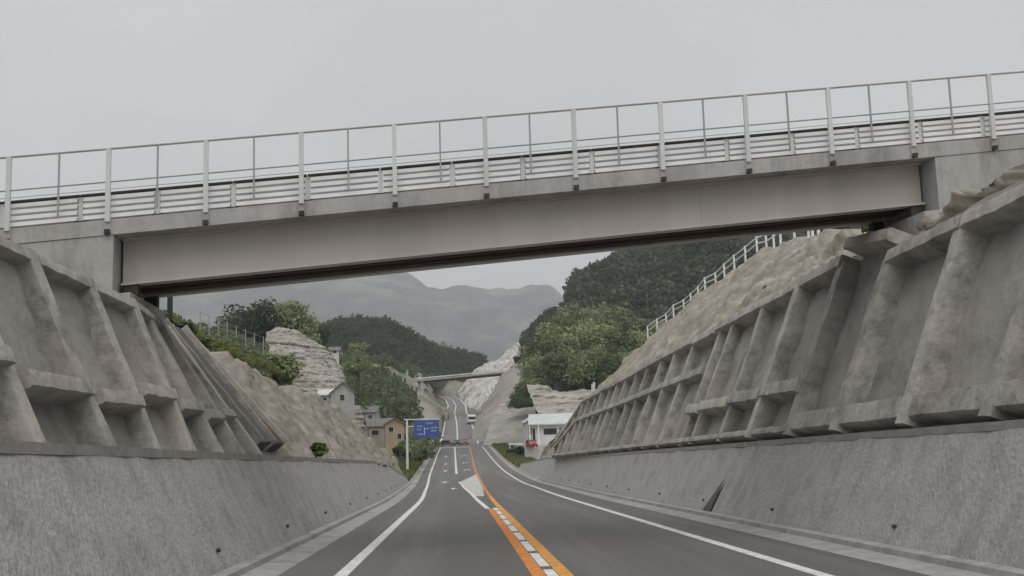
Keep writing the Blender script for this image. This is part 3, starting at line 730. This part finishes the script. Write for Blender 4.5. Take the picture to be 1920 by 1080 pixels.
f1 = forest_hill('wooded_hill', [(1088, 605, 520), (1092, 572, 540), (1100, 556, 545), (1130, 550, 550), (1150, 540, 555), (1180, 516, 560), (1220, 492, 565), (1280, 455, 570), (1350, 400, 560), (1450, 385, 540), (1560, 400, 520), (1700, 420, 480), (1950, 430, 450)],
            [(1060, 720, 370), (1080, 715, 365), (1120, 710, 360), (1250, 700, 350), (1400, 690, 340), (1600, 680, 330), (1950, 650, 320)],
            'dark wooded hill rising behind the right slope', M['forest_leaf'], 80, 26, 6.5, 110, .2, 51)
tag(f1, 'dense dark forest crowding the hill on the right', 'forest')
f2 = forest_hill('wooded_hill', [(540, 662, 640), (600, 640, 660), (640, 626, 670), (690, 622, 680), (730, 628, 685), (755, 644, 690), (775, 659, 700), (800, 676, 720), (840, 692, 760), (880, 702, 800), (905, 706, 820)],
            [(540, 740, 520), (640, 740, 520), (740, 730, 540), (820, 722, 600), (905, 716, 700)],
            'round wooded hill behind the left outcrop', M['forest_leaf_far'], 56, 20, 6.5, 90, .2, 53)
tag(f2, 'hazy round forest on the hill left of the far road', 'forest')
f3 = forest_hill('wooded_hill', [(985, 705, 760), (1003, 676, 700), (1022, 652, 660), (1050, 628, 640), (1095, 612, 620)],
            [(968, 725, 560), (985, 712, 500), (1010, 705, 470), (1030, 690, 460), (1075, 680, 450)],
            'low green hill behind the grey cut face', M['forest_leaf_far'], 24, 12, 4.5, 90, .2, 55)
tag(f3, 'low green wood above the grey cut face', 'forest')

# distant mountains
def mountains(name, sil, D, base, label, seed, amp):
    B = cat([W(*p, D*1.15) for p in sil], 220); A = [Vector((b.x*.72, D*.72, base)) for b in B]; G = []
    nr = 70
    for i in range(nr):
        u = i/(nr-1); G.append([Vector((a.x+(b.x-a.x)*u, a.y+(b.y-a.y)*u, a.z+(b.z-a.z)*(u**1.15))) for a, b in zip(A, B)])
    for k in (1, 2): G.append([p+Vector((0, 600*k, -200*k)) for p in G[nr-1]])
    Vv = []; nc = 220
    for i, row in enumerate(G):
        w = math.sin(math.pi*min(1, i/(nr-1)))
        for p in row:
            q = Vector((p.x, p.y, 0))*(1/500)+Vector((seed, 0, 0)); rd = noise.ridged_multi_fractal(q, 1, 2.1, 6, 1.0, 2.0)
            Vv.append(p+Vector((0, 0, w*amp*(rd-1.1)+(6*fbm(q*14)))))
    F = [(i*nc+j, i*nc+j+1, (i+1)*nc+j+1, (i+1)*nc+j) for i in range(len(G)-1) for j in range(nc-1)]
    return struct(mk(name, Vv, F, M['mount'], None, True), label)
mountains('mountains', [(-500, 560), (-100, 540), (200, 515), (420, 485), (600, 462), (700, 478), (760, 508), (790, 528), (805, 538), (830, 540), (862, 534), (890, 540), (940, 541), (970, 540), (1000, 533), (1030, 536), (1050, 550), (1075, 580), (1150, 610), (1300, 600), (1600, 620), (2000, 640), (2500, 650)], 3400, 10, 'hazy blue grey mountain ridge closing the valley', 2.3, 110)

# ------------------------------------------------------------------ far small overpass
fo_ = tag(empty('far_overpass', tuple(W(786, 714, 425))), 'thin pale overpass crossing the far road high up', 'bridge'); o0 = fo_.location.copy()
a, b = W(782, 714, 425)-o0, W(948, 698, 436)-o0; d = (b-a).normalized(); pp = Vector((-d.y, d.x, 0))
c = (a+b)/2; L_ = (b-a).length
MB().box(c, (L_, 5, .7), (d, pp, uz)).build('deck', M['deck'], fo_)
MB().box(c+Vector((0, -1.6, -.85)), (L_*.98, .4, 1.0), (d, pp, uz)).build('girder', M['rust'], fo_)
MB().box(c+Vector((0, -2.4, .75)), (L_, .12, .5), (d, pp, uz)).build('parapet', M['galv'], fo_)
for t in (.04, .96): MB().box(a.lerp(b, t)+Vector((0, 0, -4)), (1.2, 4, 7), (d, pp, uz)).build('pier', M['deck'], fo_)

# ------------------------------------------------------------------ trees on the left crest and right
td = tree_meshes('dark', 7, 7.5, 3600, .3, M['leaf_dark'], 100, 16, .2)
tm_ = tree_meshes('mid', 6, 8, 3000, .3, M['leaf_mid'], 120, 16, .25)
tl = tree_meshes('light', 4.2, 8, 1700, .3, M['leaf_light'], 140, 12, .25)
g = 'trees behind the left slope'
def T(kind, ms, x, ytop, ybase, D, sx, lab, group=None, sz=1.0):
    b = W(x, ybase, D); t = W(x, ytop, D); h = t.z-b.z; hh = {'d': 7.5, 'm': 8, 'l': 8}[kind]
    s = h/hh; o = tree('tree', ms, b, s*sx, random.uniform(0, 6.28), lab, 'tree', group); o.scale = (s*sx, s*sx, s*sz); return o
T('d', td[0], 510, 551, 712, 212, 1.0, 'dark round tree, the broadest of the clump on the left hillside', g)
T('d', td[1], 462, 566, 700, 208, .95, 'dark green tree in the middle of the left hillside clump', g)
T('m', tm_[0], 425, 584, 690, 204, 1.0, 'lower green tree at the left end of the hillside clump', g)
T('l', tl[0], 545, 543, 715, 206, .85, 'tall feathery pale green tree standing before the dark clump', g)
T('l', tl[1], 577, 566, 712, 208, .85, 'feathery pale green tree at the right end of the clump', g)
T('d', td[2], 592, 606, 710, 212, .7, 'small dark tree just above the pale outcrop', g)
T('m', tm_[1], 352, 602, 680, 120, .45, 'thin young tree left of the hillside clump', g)
T('l', tl[2], 672, 630, 735, 232, 1.1, 'yellow green bamboo plume rising behind the pale outcrop')
# big light green trees right of the junction
tb = tree_meshes('big', 12, 13, 2600, .62, M['leaf_light'], 160, 22, .15)
tbm = tree_meshes('bigm', 11, 12, 2400, .62, M['leaf_mid'], 170, 22, .15)
gg = 'light green trees right of the junction'
spots = [(1035, 612, 745, 262, 1.0), (1085, 572, 700, 275, 1.05), (1140, 568, 690, 280, 1.0), (1190, 585, 700, 278, 1.0), (1060, 600, 720, 266, 1.0), (1110, 600, 722, 262, 1.1), (1165, 610, 725, 262, 1.1), (1215, 612, 720, 265, 1.0),
         (1012, 660, 752, 255, .9), (1050, 650, 738, 252, 1.1), (1095, 648, 738, 250, 1.2), (1145, 655, 738, 250, 1.1), (1190, 652, 742, 252, 1.2), (1240, 600, 720, 280, 1.0), (1020, 636, 742, 268, 1.0), (1128, 628, 728, 258, 1.2), (1280, 600, 720, 290, 1.1)]
labs = ['leftmost tall crown of the light green trees above the terraces', 'highest light green crown at the left of the wood edge', 'highest light green crown in the middle of the wood edge', 'high crown at the right of the light green wood edge',
        'bright crown below the left top of the light green trees', 'bushy crown in the centre of the light green trees', 'full crown right of the centre of the light green trees', 'crown beside the far end of the white crest fence',
        'lowest bright tree at the left foot of the light green trees', 'low tree above the left end of the terraced cut', 'low broad tree directly above the terraced cut', 'low darker tree above the right of the terraced cut', 'low tree where the terraces meet the right slope', 'tree half hidden behind the crest fence', 'slim bright tree on the left edge of the light green trees', 'rounded crown below the middle of the light green trees', 'tree hidden mostly behind the right rock slope']
for i, (x_, yt, yb_, D_, sx) in enumerate(spots):
    ms = (tb if i % 3 else tbm)[i % 3] if i < 8 else (tbm if i % 2 else tb)[i % 3]
    b = W(x_, yb_, D_); t = W(x_, yt, D_); s = (t.z-b.z)/12.5
    o = tree('tree', ms, b, s, random.uniform(0, 6.28), labs[i], 'tree', gg); o.scale = (max(s, .75)*sx, max(s, .75)*sx, s)
# shrubs
sh = {}
def shrub(x_, y_, D_, w, h, m, label, cat_='shrub', group=None, n=900, leaf=.16, seed=0, pos=None):
    key = (m, round(leaf, 2), n)
    if key not in sh: sh[key] = [quads('foliage', leafcloud([(0, 0, .4, .42, .42, .4)]+[(random.uniform(-.35, .35), random.uniform(-.35, .35), random.uniform(.3, .75), .2, .2, .2) for _ in range(7)], n, leaf, seed=seed+q, fill=.3), M[m]) for q in range(2)]
    o = bpy.data.objects.new('shrub', random.choice(sh[key])); link(o); o.location = pos if pos is not None else W(x_, y_, D_); o.scale = (w, w, h); o.rotation_euler = (0, 0, random.uniform(0, 6))
    return tag(o, label, cat_, group)
shrub(523, 722, 80, 3.7, 2.9, 'leaf_light', 'rounded olive bush in front of the pale rock outcrop', n=3500, leaf=.1, seed=4)
shrub(498, 706, 78, 1.7, 1.6, 'leaf_grass', 'pale bush on the left shoulder of the rounded olive bush', n=1500, leaf=.12)
shrub(600, 853, 42.5, .75, .5, 'leaf_grass', 'grass tuft growing on top of the left wall', 'grass tuft', n=500, leaf=.3)
shrub(461, 727, 44, .6, .6, 'leaf_mid', 'single weed halfway up the left soil slope', 'weed', n=400, leaf=.25)
shrub(1443, 560, 44, .7, .6, 'leaf_dry', 'dry weed on the edge above the right lattice', 'weed', n=400, leaf=.25)
shrub(300, 618, 33, .9, .5, 'leaf_mid', 'bush at the head of the left drain channel', n=900, leaf=.18)
shrub(343, 640, 38, 1.0, .8, 'leaf_dark', 'dark bush right of the drain channel head', n=900, leaf=.18)
shrub(372, 655, 42, 1.1, .6, 'leaf_grass', 'low grassy bush on the left slope crest', n=900, leaf=.18)
shrub(1570, 447, 58, 1.4, 1.1, 'leaf_dark', 'dark bush at the near end of the crest fence', n=900, leaf=.18)
shrub(1655, 440, 31, 1.2, .8, 'leaf_mid', 'bush on the right crest close under the bridge', n=900, leaf=.18)
for (x_, y_, D_, w, h, m, lab) in ((975, 851, 190, 2.4, 1.5, 'leaf_dark', 'dark shrub at the left foot of the white building'), (996, 852, 180, 2.2, 1.6, 'leaf_dark', 'dark shrub in front of the red car'), (957, 851, 200, 2, 1.2, 'leaf_mid', 'green shrub beside the road mouth on the right'),
                                   (762, 858, 125, 1, .9, 'leaf_dark', 'dark shrub at the foot of the sign pole'), (745, 852, 120, 1.1, 1.0, 'leaf_dark', 'small dark shrub left of the sign pole'), (783, 862, 150, 3.2, 1.5, 'leaf_mid', 'green bush below the blue sign'), (740, 826, 190, 2, 1.6, 'leaf_dark', 'dark shrub beside the tan house')):
    shrub(x_, y_, D_, w, h, m, lab, n=500, leaf=.22)
# grass verge near the right wall end
def verge(name, f0, f1, y0, y1, n, size, m, label):
    rs = np.random.RandomState(5); Y = rs.uniform(y0, y1, n); P = np.array([[f0(q)+(f1(q)-f0(q))*t, q, zr(q)+.1] for q, t in zip(Y, rs.rand(n))])
    V = []
    for p in P:
        a = rs.uniform(0, 6.28); h = size*rs.uniform(.5, 1.4); w = size*.35; dx = np.array([math.cos(a)*w, math.sin(a)*w, 0]); l = np.array([rs.uniform(-.3, .3)*h, rs.uniform(-.3, .3)*h, h])
        V.append([p-dx, p+dx, p+dx*.3+l, p-dx*.3+l])
    o = bpy.data.objects.new(name, quads(name, np.array(V), m)); link(o); return tag(o, label, 'grass', kind='stuff')
verge('grass', lambda Y: RE(Y)+.9, lambda Y: RE(Y)+4.5, 150, 255, 5000, .6, M['leaf_grass'], 'green grass verge where the right wall ends')
verge('grass', lambda Y: LE(Y)-5, lambda Y: LE(Y)-.9, 112, 255, 5000, .6, M['leaf_grass'], 'green grass verge where the left wall ends')

def scatter_on(label, rows, n, s, m, seed, leaf=.35, per=60, name='undergrowth'):
    G = net(rows, 20, 30); rs = random.Random(seed); base = leafcloud([(0, 0, .3, .5, .5, .4), (.2, .1, .5, .3, .3, .3)], per, leaf, seed=seed, fill=.2); out = []
    for _ in range(n):
        i, j = rs.randrange(19), rs.randrange(29); p = G[i][j].lerp(G[i+1][j+1], rs.random()); k = s*rs.uniform(.5, 1.5)
        out.append(base*np.array([k, k, k*rs.uniform(.7, 1.2)])+np.array(p))
    o = bpy.data.objects.new(name, quads(name, np.concatenate(out), M[m])); link(o); return tag(o, label, 'undergrowth', kind='stuff')
scatter_on('tangled weeds over the green hillside on the left', [[(200, 620, 46), (290, 640, 46), (370, 668, 52), (440, 686, 60), (500, 716, 70)], [(200, 606, 85), (290, 613, 85), (370, 624, 88), (440, 640, 92), (495, 668, 95)]], 800, .85, 'leaf_weed', 61, leaf=.22)
scatter_on('scrub and low trees on the hillside behind the houses', [[(600, 790, 222), (680, 790, 224), (770, 790, 235)], [(600, 725, 260), (680, 742, 255), (760, 770, 258)], [(600, 670, 320), (680, 695, 316), (770, 752, 310)]], 420, 4.0, 'leaf_mid', 63, leaf=.2, per=80)
scatter_on('light scrub dotted over the hillside behind the houses', [[(600, 790, 222), (680, 790, 224), (770, 790, 235)], [(600, 725, 260), (680, 742, 255), (760, 770, 258)], [(600, 670, 320), (680, 695, 316), (770, 752, 310)]], 200, 3.0, 'leaf_light', 64, leaf=.22, per=80)
scatter_on('green bushes on the far cutting top', [[(700, 700, 440), (760, 705, 452), (830, 728, 560)], [(700, 684, 444), (760, 698, 455), (830, 722, 600)]], 60, 4.5, 'leaf_mid', 65, leaf=.22, per=80)
scatter_on('green growth between the grey face and the terraces', [[(955, 765, 290), (975, 765, 288), (1000, 762, 280)], [(975, 735, 300), (985, 730, 298), (992, 728, 292)]], 110, 2.4, 'leaf_mid', 66, leaf=.22, per=70)
scatter_on('green bushes on the verge below the blue sign', [[(745, 862, 128), (780, 862, 140), (800, 862, 170)], [(745, 840, 180), (785, 838, 195), (818, 838, 215)], [(745, 815, 215), (785, 815, 225), (822, 822, 235)]], 90, 1.6, 'leaf_mid', 70, leaf=.22, per=70)
scatter_on('dry weeds on the raw rock slope above the right lattice', [[(1250, 655, 84), (1400, 585, 50), (1540, 520, 36)], [(1300, 610, 84), (1420, 545, 56), (1580, 475, 40)]], 45, .32, 'leaf_dry', 71, leaf=.25, per=50)
scatter_on('bushes along the crest of the left slope', [[(300, 612, 40), (400, 660, 46), (520, 704, 62)], [(300, 602, 44), (400, 652, 50), (520, 698, 66)]], 70, .6, 'leaf_grass', 67, leaf=.22, per=70)
scatter_on('tufts clinging to the left soil slope', [[(420, 720, 42), (520, 780, 50), (640, 830, 70)], [(440, 690, 46), (540, 735, 60), (650, 790, 82)]], 110, .36, 'leaf_dry', 68, leaf=.25, per=50)

# ------------------------------------------------------------------ buildings
def house(name, x, y, D, w, d, h, roof_h, rz, mw, mr, label, wins=(), gable_front=True, cat_='house', eave=.35):
    o = empty(name, W(x, y, D), rz); tag(o, label, cat_)
    MB().box((0, 0, h/2-1), (w, d, h+2)).build('wall', mw, o)
    # gable roof, ridge along y if gable_front
    W2, D2 = w/2+eave, d/2+eave; mb = MB(); t = .18
    if gable_front:
        MB().prism([(-w/2, h), (w/2, h), (0, h+roof_h)], -d/2, d/2, (1, 0, 0), (0, 0, 1), (0, 1, 0)).build('gable', mw, o)
        k = roof_h/(w/2)
        for s in (-1, 1):
            pr = [(0, h+roof_h), (s*W2, h-k*eave), (s*W2, h-k*eave+t), (0, h+roof_h+t)]
            MB().prism(pr if s > 0 else pr[::-1], -D2, D2, (1, 0, 0), (0, 0, 1), (0, 1, 0)).build('roof', mr, o)
    else:
        MB().prism([(-d/2, h), (d/2, h), (0, h+roof_h)], -w/2, w/2, (0, 1, 0), (0, 0, 1), (1, 0, 0)).build('gable', mw, o)
        k = roof_h/(d/2)
        for s in (-1, 1):
            pr = [(0, h+roof_h), (s*D2, h-k*eave), (s*D2, h-k*eave+t), (0, h+roof_h+t)]
            MB().prism(pr if s > 0 else pr[::-1], -W2, W2, (0, 1, 0), (0, 0, 1), (1, 0, 0)).build('roof', mr, o)
    for (wx, wz, ww, wh) in wins:
        f = MB().box((wx, -d/2-.02, wz), (ww+.16, .06, wh+.16)).build('window', M['white_wall'] if mw != M['white_wall'] else M['grey_roof'], o)
        MB().box((wx, -d/2-.065, wz), (ww, .03, wh)).build('pane', M['dark_glass'], f)
    return o
house('house', 642, 764, 172, 3.6, 5, 2.3, 1.5, R(8), M['grey_white'], M['grey_roof'], 'small white gabled house with one dark window below the outcrop', [(-.1, 1.5, .7, .9)])
house('house', 614, 758, 178, 2.2, 4, 1.5, .8, R(-5), M['grey_white'], M['pale_roof'], 'low white shed left of the gabled house', [(0, .8, .6, .5)], gable_front=False)
MB().box((0, 0, 0), (3.4, .4, .7)).build('garden_wall', M['grey_white']).location = W(655, 765, 165)
tag(bpy.data.objects['garden_wall'], 'low white wall below the gabled house', 'wall')
house('house', 710, 824, 205, 4.6, 5, 2.5, 1.3, R(14), M['pale_brown'], M['grey_roof'], 'grey roofed pale brown house with a dark window left of the tan house', [(-1.1, 1.3, 1.3, .9), (1.1, 1.5, .9, .8)], gable_front=False)
house('house', 739, 830, 188, 3.2, 5, 3.2, .9, R(6), M['tan_wall'], M['brown_wall'], 'tan house with a brown roof left of the blue sign', [(-.6, 2.3, .8, .8), (.8, 1.1, .7, .9)], gable_front=True)
house('house', 712, 758, 290, 3.4, 4, 1.8, 1.1, R(20), M['white_wall'], M['grey_roof'], 'pale house among the scrub on the hillside', [(0, 1.0, .8, .7)])
house('house', 757, 702, 452, 3.4, 4, 1.8, 1.3, R(10), M['white_wall'], M['grey_roof'], 'tiny white house on the crest left of the far overpass', [(-.5, 1, .9, .8)])
house('house', 784, 709, 470, 2.8, 3, 1.4, .9, R(-10), M['white_wall'], M['pale_roof'], 'small pale hut beside the end of the far overpass', [(0, .7, .7, .5)])
house('house', 627, 664, 204, 1.6, 2, .7, .5, R(10), M['white_wall'], M['grey_roof'], 'little house roof peeping over the pale outcrop', [(0, .35, .5, .3)], gable_front=False)
house('house', 762, 808, 262, 5.5, 6, 2.6, 1.5, R(-8), M['white_wall'], M['grey_roof'], 'white house with a grey roof behind the sign pole', [(-1, 1.3, 1, 1), (1.2, 1.3, 1, 1)], gable_front=False)
house('house', 666, 640, 330, 4, 4, 2, 1, R(10), M['white_wall'], M['grey_roof'], 'tiny hillside house left of the bamboo plume', [(0, 1, 1, .7)]) if False else None
M['blue_roof'] = mat('blue_roof', (.2, .23, .27), (.14, .165, .2), scale=1, bump=.3)
house('house', 738, 762, 268, 3.6, 4, 1.8, 1.2, R(-12), M['grey_white'], M['blue_roof'], 'small house with a blue grey roof above the tan house', [(-.8, .9, .7, .7), (.8, .9, .7, .7)], gable_front=False)
house('house', 768, 776, 258, 3.0, 4, 1.7, 1.1, R(16), M['pale_brown'], M['blue_roof'], 'small brown walled house with a blue grey roof above the sign arm', [(0, .9, .8, .7)], gable_front=True)
house('house', 692, 790, 225, 4.0, 4, 1.9, 1.1, R(-10), M['grey_white'], M['grey_roof'], 'long low house half hidden behind the left soil slope', [(-1, .9, .8, .7), (.8, .9, .8, .7)], gable_front=False)
for k_, (x_, y_, D_, L_) in enumerate(((712, 772, 250, 6), (738, 786, 240, 7), (690, 758, 262, 5))):
    tw = MB().box((0, 0, -.4), (L_, .5, 1.9)).build('terrace_wall', M['pale_shot']); tw.location = W(x_, y_, D_); tw.rotation_euler = (0, 0, R(-8+9*k_))
    tag(tw, ('pale terrace wall below the blue roofed house', 'pale terrace wall just above the tan house', 'highest pale terrace wall in the scrub')[k_], 'wall', 'terrace walls among the hillside houses')
# white building on the right with wide pale roof, dark shop openings
wb = tag(empty('white_building', W(1042, 831, 184), R(-6)), 'white roadside building with a broad pale roof and dark openings', 'building')
MB().box((0, 0, 1.63), (8.6, 6, 3.5)).build('wall', M['white_wall'], wb)
MB().prism([(-3.9, 3.4), (3.7, 3.4), (3.7, 3.6), (.4, 5.5), (0, 5.5), (-3.9, 3.6)], -4.9, 4.9, (0, 1, 0), (0, 0, 1), (1, 0, 0)).build('roof', M['pale_roof'], wb)
for (wx, wz, ww, wh) in ((-3.9, 1.6, .5, 2.4), (-.9, 2.2, 2.4, 1.1), (1.6, 2.4, 1.6, .8), (3.3, 2.4, .9, .8)):
    f = MB().box((wx, -3.03, wz), (ww+.2, .08, wh+.2)).build('window', M['galv'], wb); MB().box((wx, -3.09, wz), (ww, .04, wh)).build('pane', M['dark_glass'], f)
for wx in (-4.6, -3.0, 4.6): MB().box((wx, -3.7, 1.5), (.18, .18, 3.8)).build('porch_post', M['white_rail'], wb)
MB().box((0, -1.5, -1.95), (11, 12, 3.6)).build('forecourt', M['white_wall'], wb)
wb.scale = (.92, .92, .92)
# low white wing to its left
house('shed', 998, 828, 188, 2.6, 4, 3.4, .8, R(4), M['white_wall'], M['pale_roof'], 'narrow white shed against the left of the white building', [(-.3, 1.8, .8, 1)], cat_='shed')
# guard rail on top of the sprayed bank
gr = tag(empty('guard_rail', W(940, 766, 312)), 'pale guard rail along the top of the sprayed bank', 'guard rail'); g0 = gr.location.copy()
pts = [W(936+i*9, 765-i*.35, 312-i*.6) for i in range(9)]
for p in pts: MB().box(p-g0+Vector((0, 0, .5)), (.2, .2, 1.2)).build('post', M['galv'], gr)
for a_, b_ in zip(pts[:-1], pts[1:]):
    MB().tube(a_-g0+Vector((0, 0, .9)), b_-g0+Vector((0, 0, .9)), .14, .14, 6).build('rail', M['white_rail'], gr)

# ------------------------------------------------------------------ signs and posts
p0 = W(764, 866, 124); rs_ = tag(empty('road_sign', p0), 'blue overhead direction sign on a grey cantilever pole', 'road sign')
def q_(x, y, D=124): return W(x, y, D)-p0
MB().tube(q_(764, 880), q_(763, 786), .15, .12, 12).build('pole', M['galv'], rs_)
MB().tube(q_(757, 787), q_(824, 786), .07, .06, 8).tube(q_(763, 800), q_(800, 799), .06, .05, 8).build('arm', M['galv'], rs_)
c = q_(800, 804)+Vector((0, -.15, 0)); sp = MB().box(c, (2.85, .05, 1.95)).build('panel', M['blue_sign'], rs_)
mb = MB()
def sbar(x, z, w, h, mb=mb): mb.box(c+Vector((x, -.032, z)), (w, .01, h))
for (x, z, w, h) in ((0, -.1, .1, 1.1), (0, .02, 1.5, .1), (.0, .5, .22, .1), (-1.25, 0, .08, 1.7)): pass
sbar(-.25, -.25, .09, .9); sbar(-.02, .02, .55, .09)
MB_t = MB()
for (x0, z0, w0) in ((-1.1, .3, .6), (-.1, .62, .7), (.45, .1, .75), (.45, -.25, .65), (-1.1, -.05, .5), (-1.0, -.6, .6)):
    k = 0
    while k*.17 < w0:
        xx = x0+k*.17; t = (int(abs(xx*37))+k) % 3
        sbar(xx+.06, z0+.06, .13, .035); sbar(xx+.06, z0-.05, .13, .035)
        sbar(xx+(.03 if t else .06), z0, .035, .2)
        if t == 2: sbar(xx+.1, z0, .022, .12)
        k += 1
mb.build('lettering', M['sign_white'], sp)
p1 = W(809, 860, 205); ms_ = tag(empty('marker_post', p1), 'small white board over a black roadside marker post left of the road', 'post')
MB().box((0, 0, .7), (.7, .35, 2.0)).build('post', M['dark_metal'], ms_); MB().box((0, 0, 2.5), (.12, .12, 1.8)).build('pole', M['galv'], ms_); MB().box((0, -.08, 3.0), (1.0, .08, .9)).build('board', M['white_wall'], ms_)
p2 = W(1113, 742, 132); gp = tag(empty('gate_post', p2), 'white concrete post on the skyline above the terraced cut', 'post')
MB().box((0, 0, .6), (.45, .35, 1.7)).box((.1, 0, 1.5), (.25, .3, .35)).build('shaft', M['white_wall'], gp)
pb = W(318, 625, 34); bp_ = tag(empty('dark_pole', pb), 'thin black pole standing under the left end of the overpass', 'pole')
MB().tube((0, 0, -1), (0, 0, 2.2), .09, .085, 8).build('shaft', M['cable'], bp_)
# mesh fence on green hillside (posts)
hf = tag(empty('hillside_fence', W(420, 640, 75)), 'faint wire fence posts crossing the green hillside on the left', 'fence'); h0 = hf.location.copy()
hp = [W(375+i*17, 628+i*6.0, 66+i*1.6) for i in range(8)]
for p in hp: MB().tube(p-h0-Vector((0, 0, .5)), p-h0+Vector((0, 0, 1.5)), .035, .035, 6).build('fence_post', M['thin_steel'], hf)
for a_, b_ in zip(hp[:-1], hp[1:]):
    for z in (.4, .9, 1.4): MB().tube(a_-h0+Vector((0, 0, z)), b_-h0+Vector((0, 0, z)), .012, .012, 4).build('wire', M['thin_steel'], hf)

# ------------------------------------------------------------------ vehicles
def car(name, x, D, rz, body_m, label, van=False, L=4.3, Wd=1.7, H=1.45):
    X = W(x, 830, D).x; o = empty(name, (X, D, zr(D)+.0), rz); tag(o, label, 'car' if not van else 'truck')
    if not van:
        prof = [(-L/2, .3), (-L/2, .75), (-L*.46, .82), (-L*.3, .9), (-L*.17, H), (L*.25, H), (L*.4, .95), (L*.49, .9), (L/2, .75), (L/2, .3)]
    else:
        prof = [(-L/2, .45), (-L/2, 1.1), (-L/2+.15, H*.8), (-L/2+.4, H), (L/2, H), (L/2, .5)]
    b = MB().prism(prof, -Wd/2, Wd/2, (0, 1, 0), (0, 0, 1), (1, 0, 0)).build('body', body_m, o)
    bm = bmesh.new(); bm.from_mesh(b.data); bmesh.ops.bevel(bm, geom=bm.edges[:], offset=.07, segments=2, affect='EDGES'); bm.to_mesh(b.data); bm.free()
    if not van:
        MB().box((0, -L*.235, 1.17), (Wd*.86, .05, .62), (Vector((1, 0, 0)), Vector((0, .75, .66)).normalized().cross(Vector((1, 0, 0))), Vector((0, .5, .8)).normalized())).build('windscreen', M['dark_glass'], o)
        for s in (-1, 1): MB().box((s*(Wd/2+.005), .1, 1.15), (.02, L*.42, .35)).build('side_window', M['dark_glass'], o)
    else:
        MB().box((0, -L/2-.0, H*.62), (Wd*.86, .04, H*.26)).build('windscreen', M['dark_glass'], o)
        MB().box((0, -L/2-.03, .55), (Wd*.95, .08, .3)).build('bumper', M['dark_metal'], o)
    for s in (-1, 1):
        MB().box((s*Wd*.36, -L/2-.03, .72 if not van else .85), (.3, .05, .16)).build('headlight', M['white_rail'], o)
        for yy in (-L*.31, L*.31):
            w = MB().tube((s*(Wd/2-.2), yy, .32), (s*(Wd/2+.01), yy, .32), .32, .32, 14).build('wheel', M['tyre'], o)
            MB().tube((s*(Wd/2+.011), yy, .32), (s*(Wd/2+.02), yy, .32), .18, .18, 10).build('rim', M['galv'], w)
    return o
car('car', 837, 276, R(80), M['car_brown'], 'brown car crossing at the left of the junction', L=3.9)
car('car', 857, 282, R(4), M['car_dark'], 'black car waiting across the junction, between the brown and orange cars')
car('car', 872, 286, R(2), M['car_orange'], 'orange brown car waiting at the right of the black car')
car('truck', 885, 385, R(3), M['car_white'], 'white box truck coming down the far road', van=True, L=6.5, Wd=2.9, H=3.3)
cr = car('car', 996, 176, R(10), M['car_red'], 'red car parked before the white building', L=3.8); cr.location = W(997, 838, 176); cr.scale = (.8, .8, .8)
wr = tag(empty('guard_rail', W(972, 836, 200)), 'short white guard rail left of the red car', 'guard rail')
MB().box((0, 0, .35), (3.6, .08, .28)).build('rail', M['white_rail'], wr)
for x_ in (-1.6, 0, 1.6): MB().box((x_, .1, 0), (.12, .12, .9)).build('post', M['white_rail'], wr)
# stain wedge / open joint on the right wall face
Yj = 27.8; mb = MB()
def wf(Y, u, out=.0): return Vector((wbase(Y, 1)+BAT*u*HW-out, Y, zr(Y)+.03+u*(HW-.03)))
pl = [wf(32.4, .03, .07), wf(33.5, .03, .07), wf(32.4, .52, .07)]
# recessed weep gash: dark thin wedge of damp concrete
me_v = [p for p in pl]
M['damp'] = mat('damp', (.1, .095, .1), (.07, .068, .07), scale=3, bump=.3)
o = mk('damp_streak', [p-Vector((wbase(0, 1), 0, 0)) for p in me_v], [(0, 1, 2)], M['damp'], None)
o.parent = [q for q in bpy.data.objects if q.name.startswith('retaining_wall') and 'right' in q['label']][0]
o['label'] = 'dark damp wedge on the wall face'

# ------------------------------------------------------------------ haze
hz = MB().box((0, 3000, 400), (16000, 6400, 860)).build('haze', M['cable']); hz.data.materials.clear()
hm = bpy.data.materials.new('haze'); hm.use_nodes = True; n = hm.node_tree; n.nodes.clear()
pv = n.nodes.new('ShaderNodeVolumePrincipled'); pv.inputs['Density'].default_value = .00019; pv.inputs['Color'].default_value = (.9, .94, 1, 1); pv.inputs['Anisotropy'].default_value = .3
oo = n.nodes.new('ShaderNodeOutputMaterial'); n.links.new(pv.outputs[0], oo.inputs['Volume']); hz.data.materials.append(hm)
hz['kind'] = 'stuff'; hz['label'] = 'thin haze over the valley'
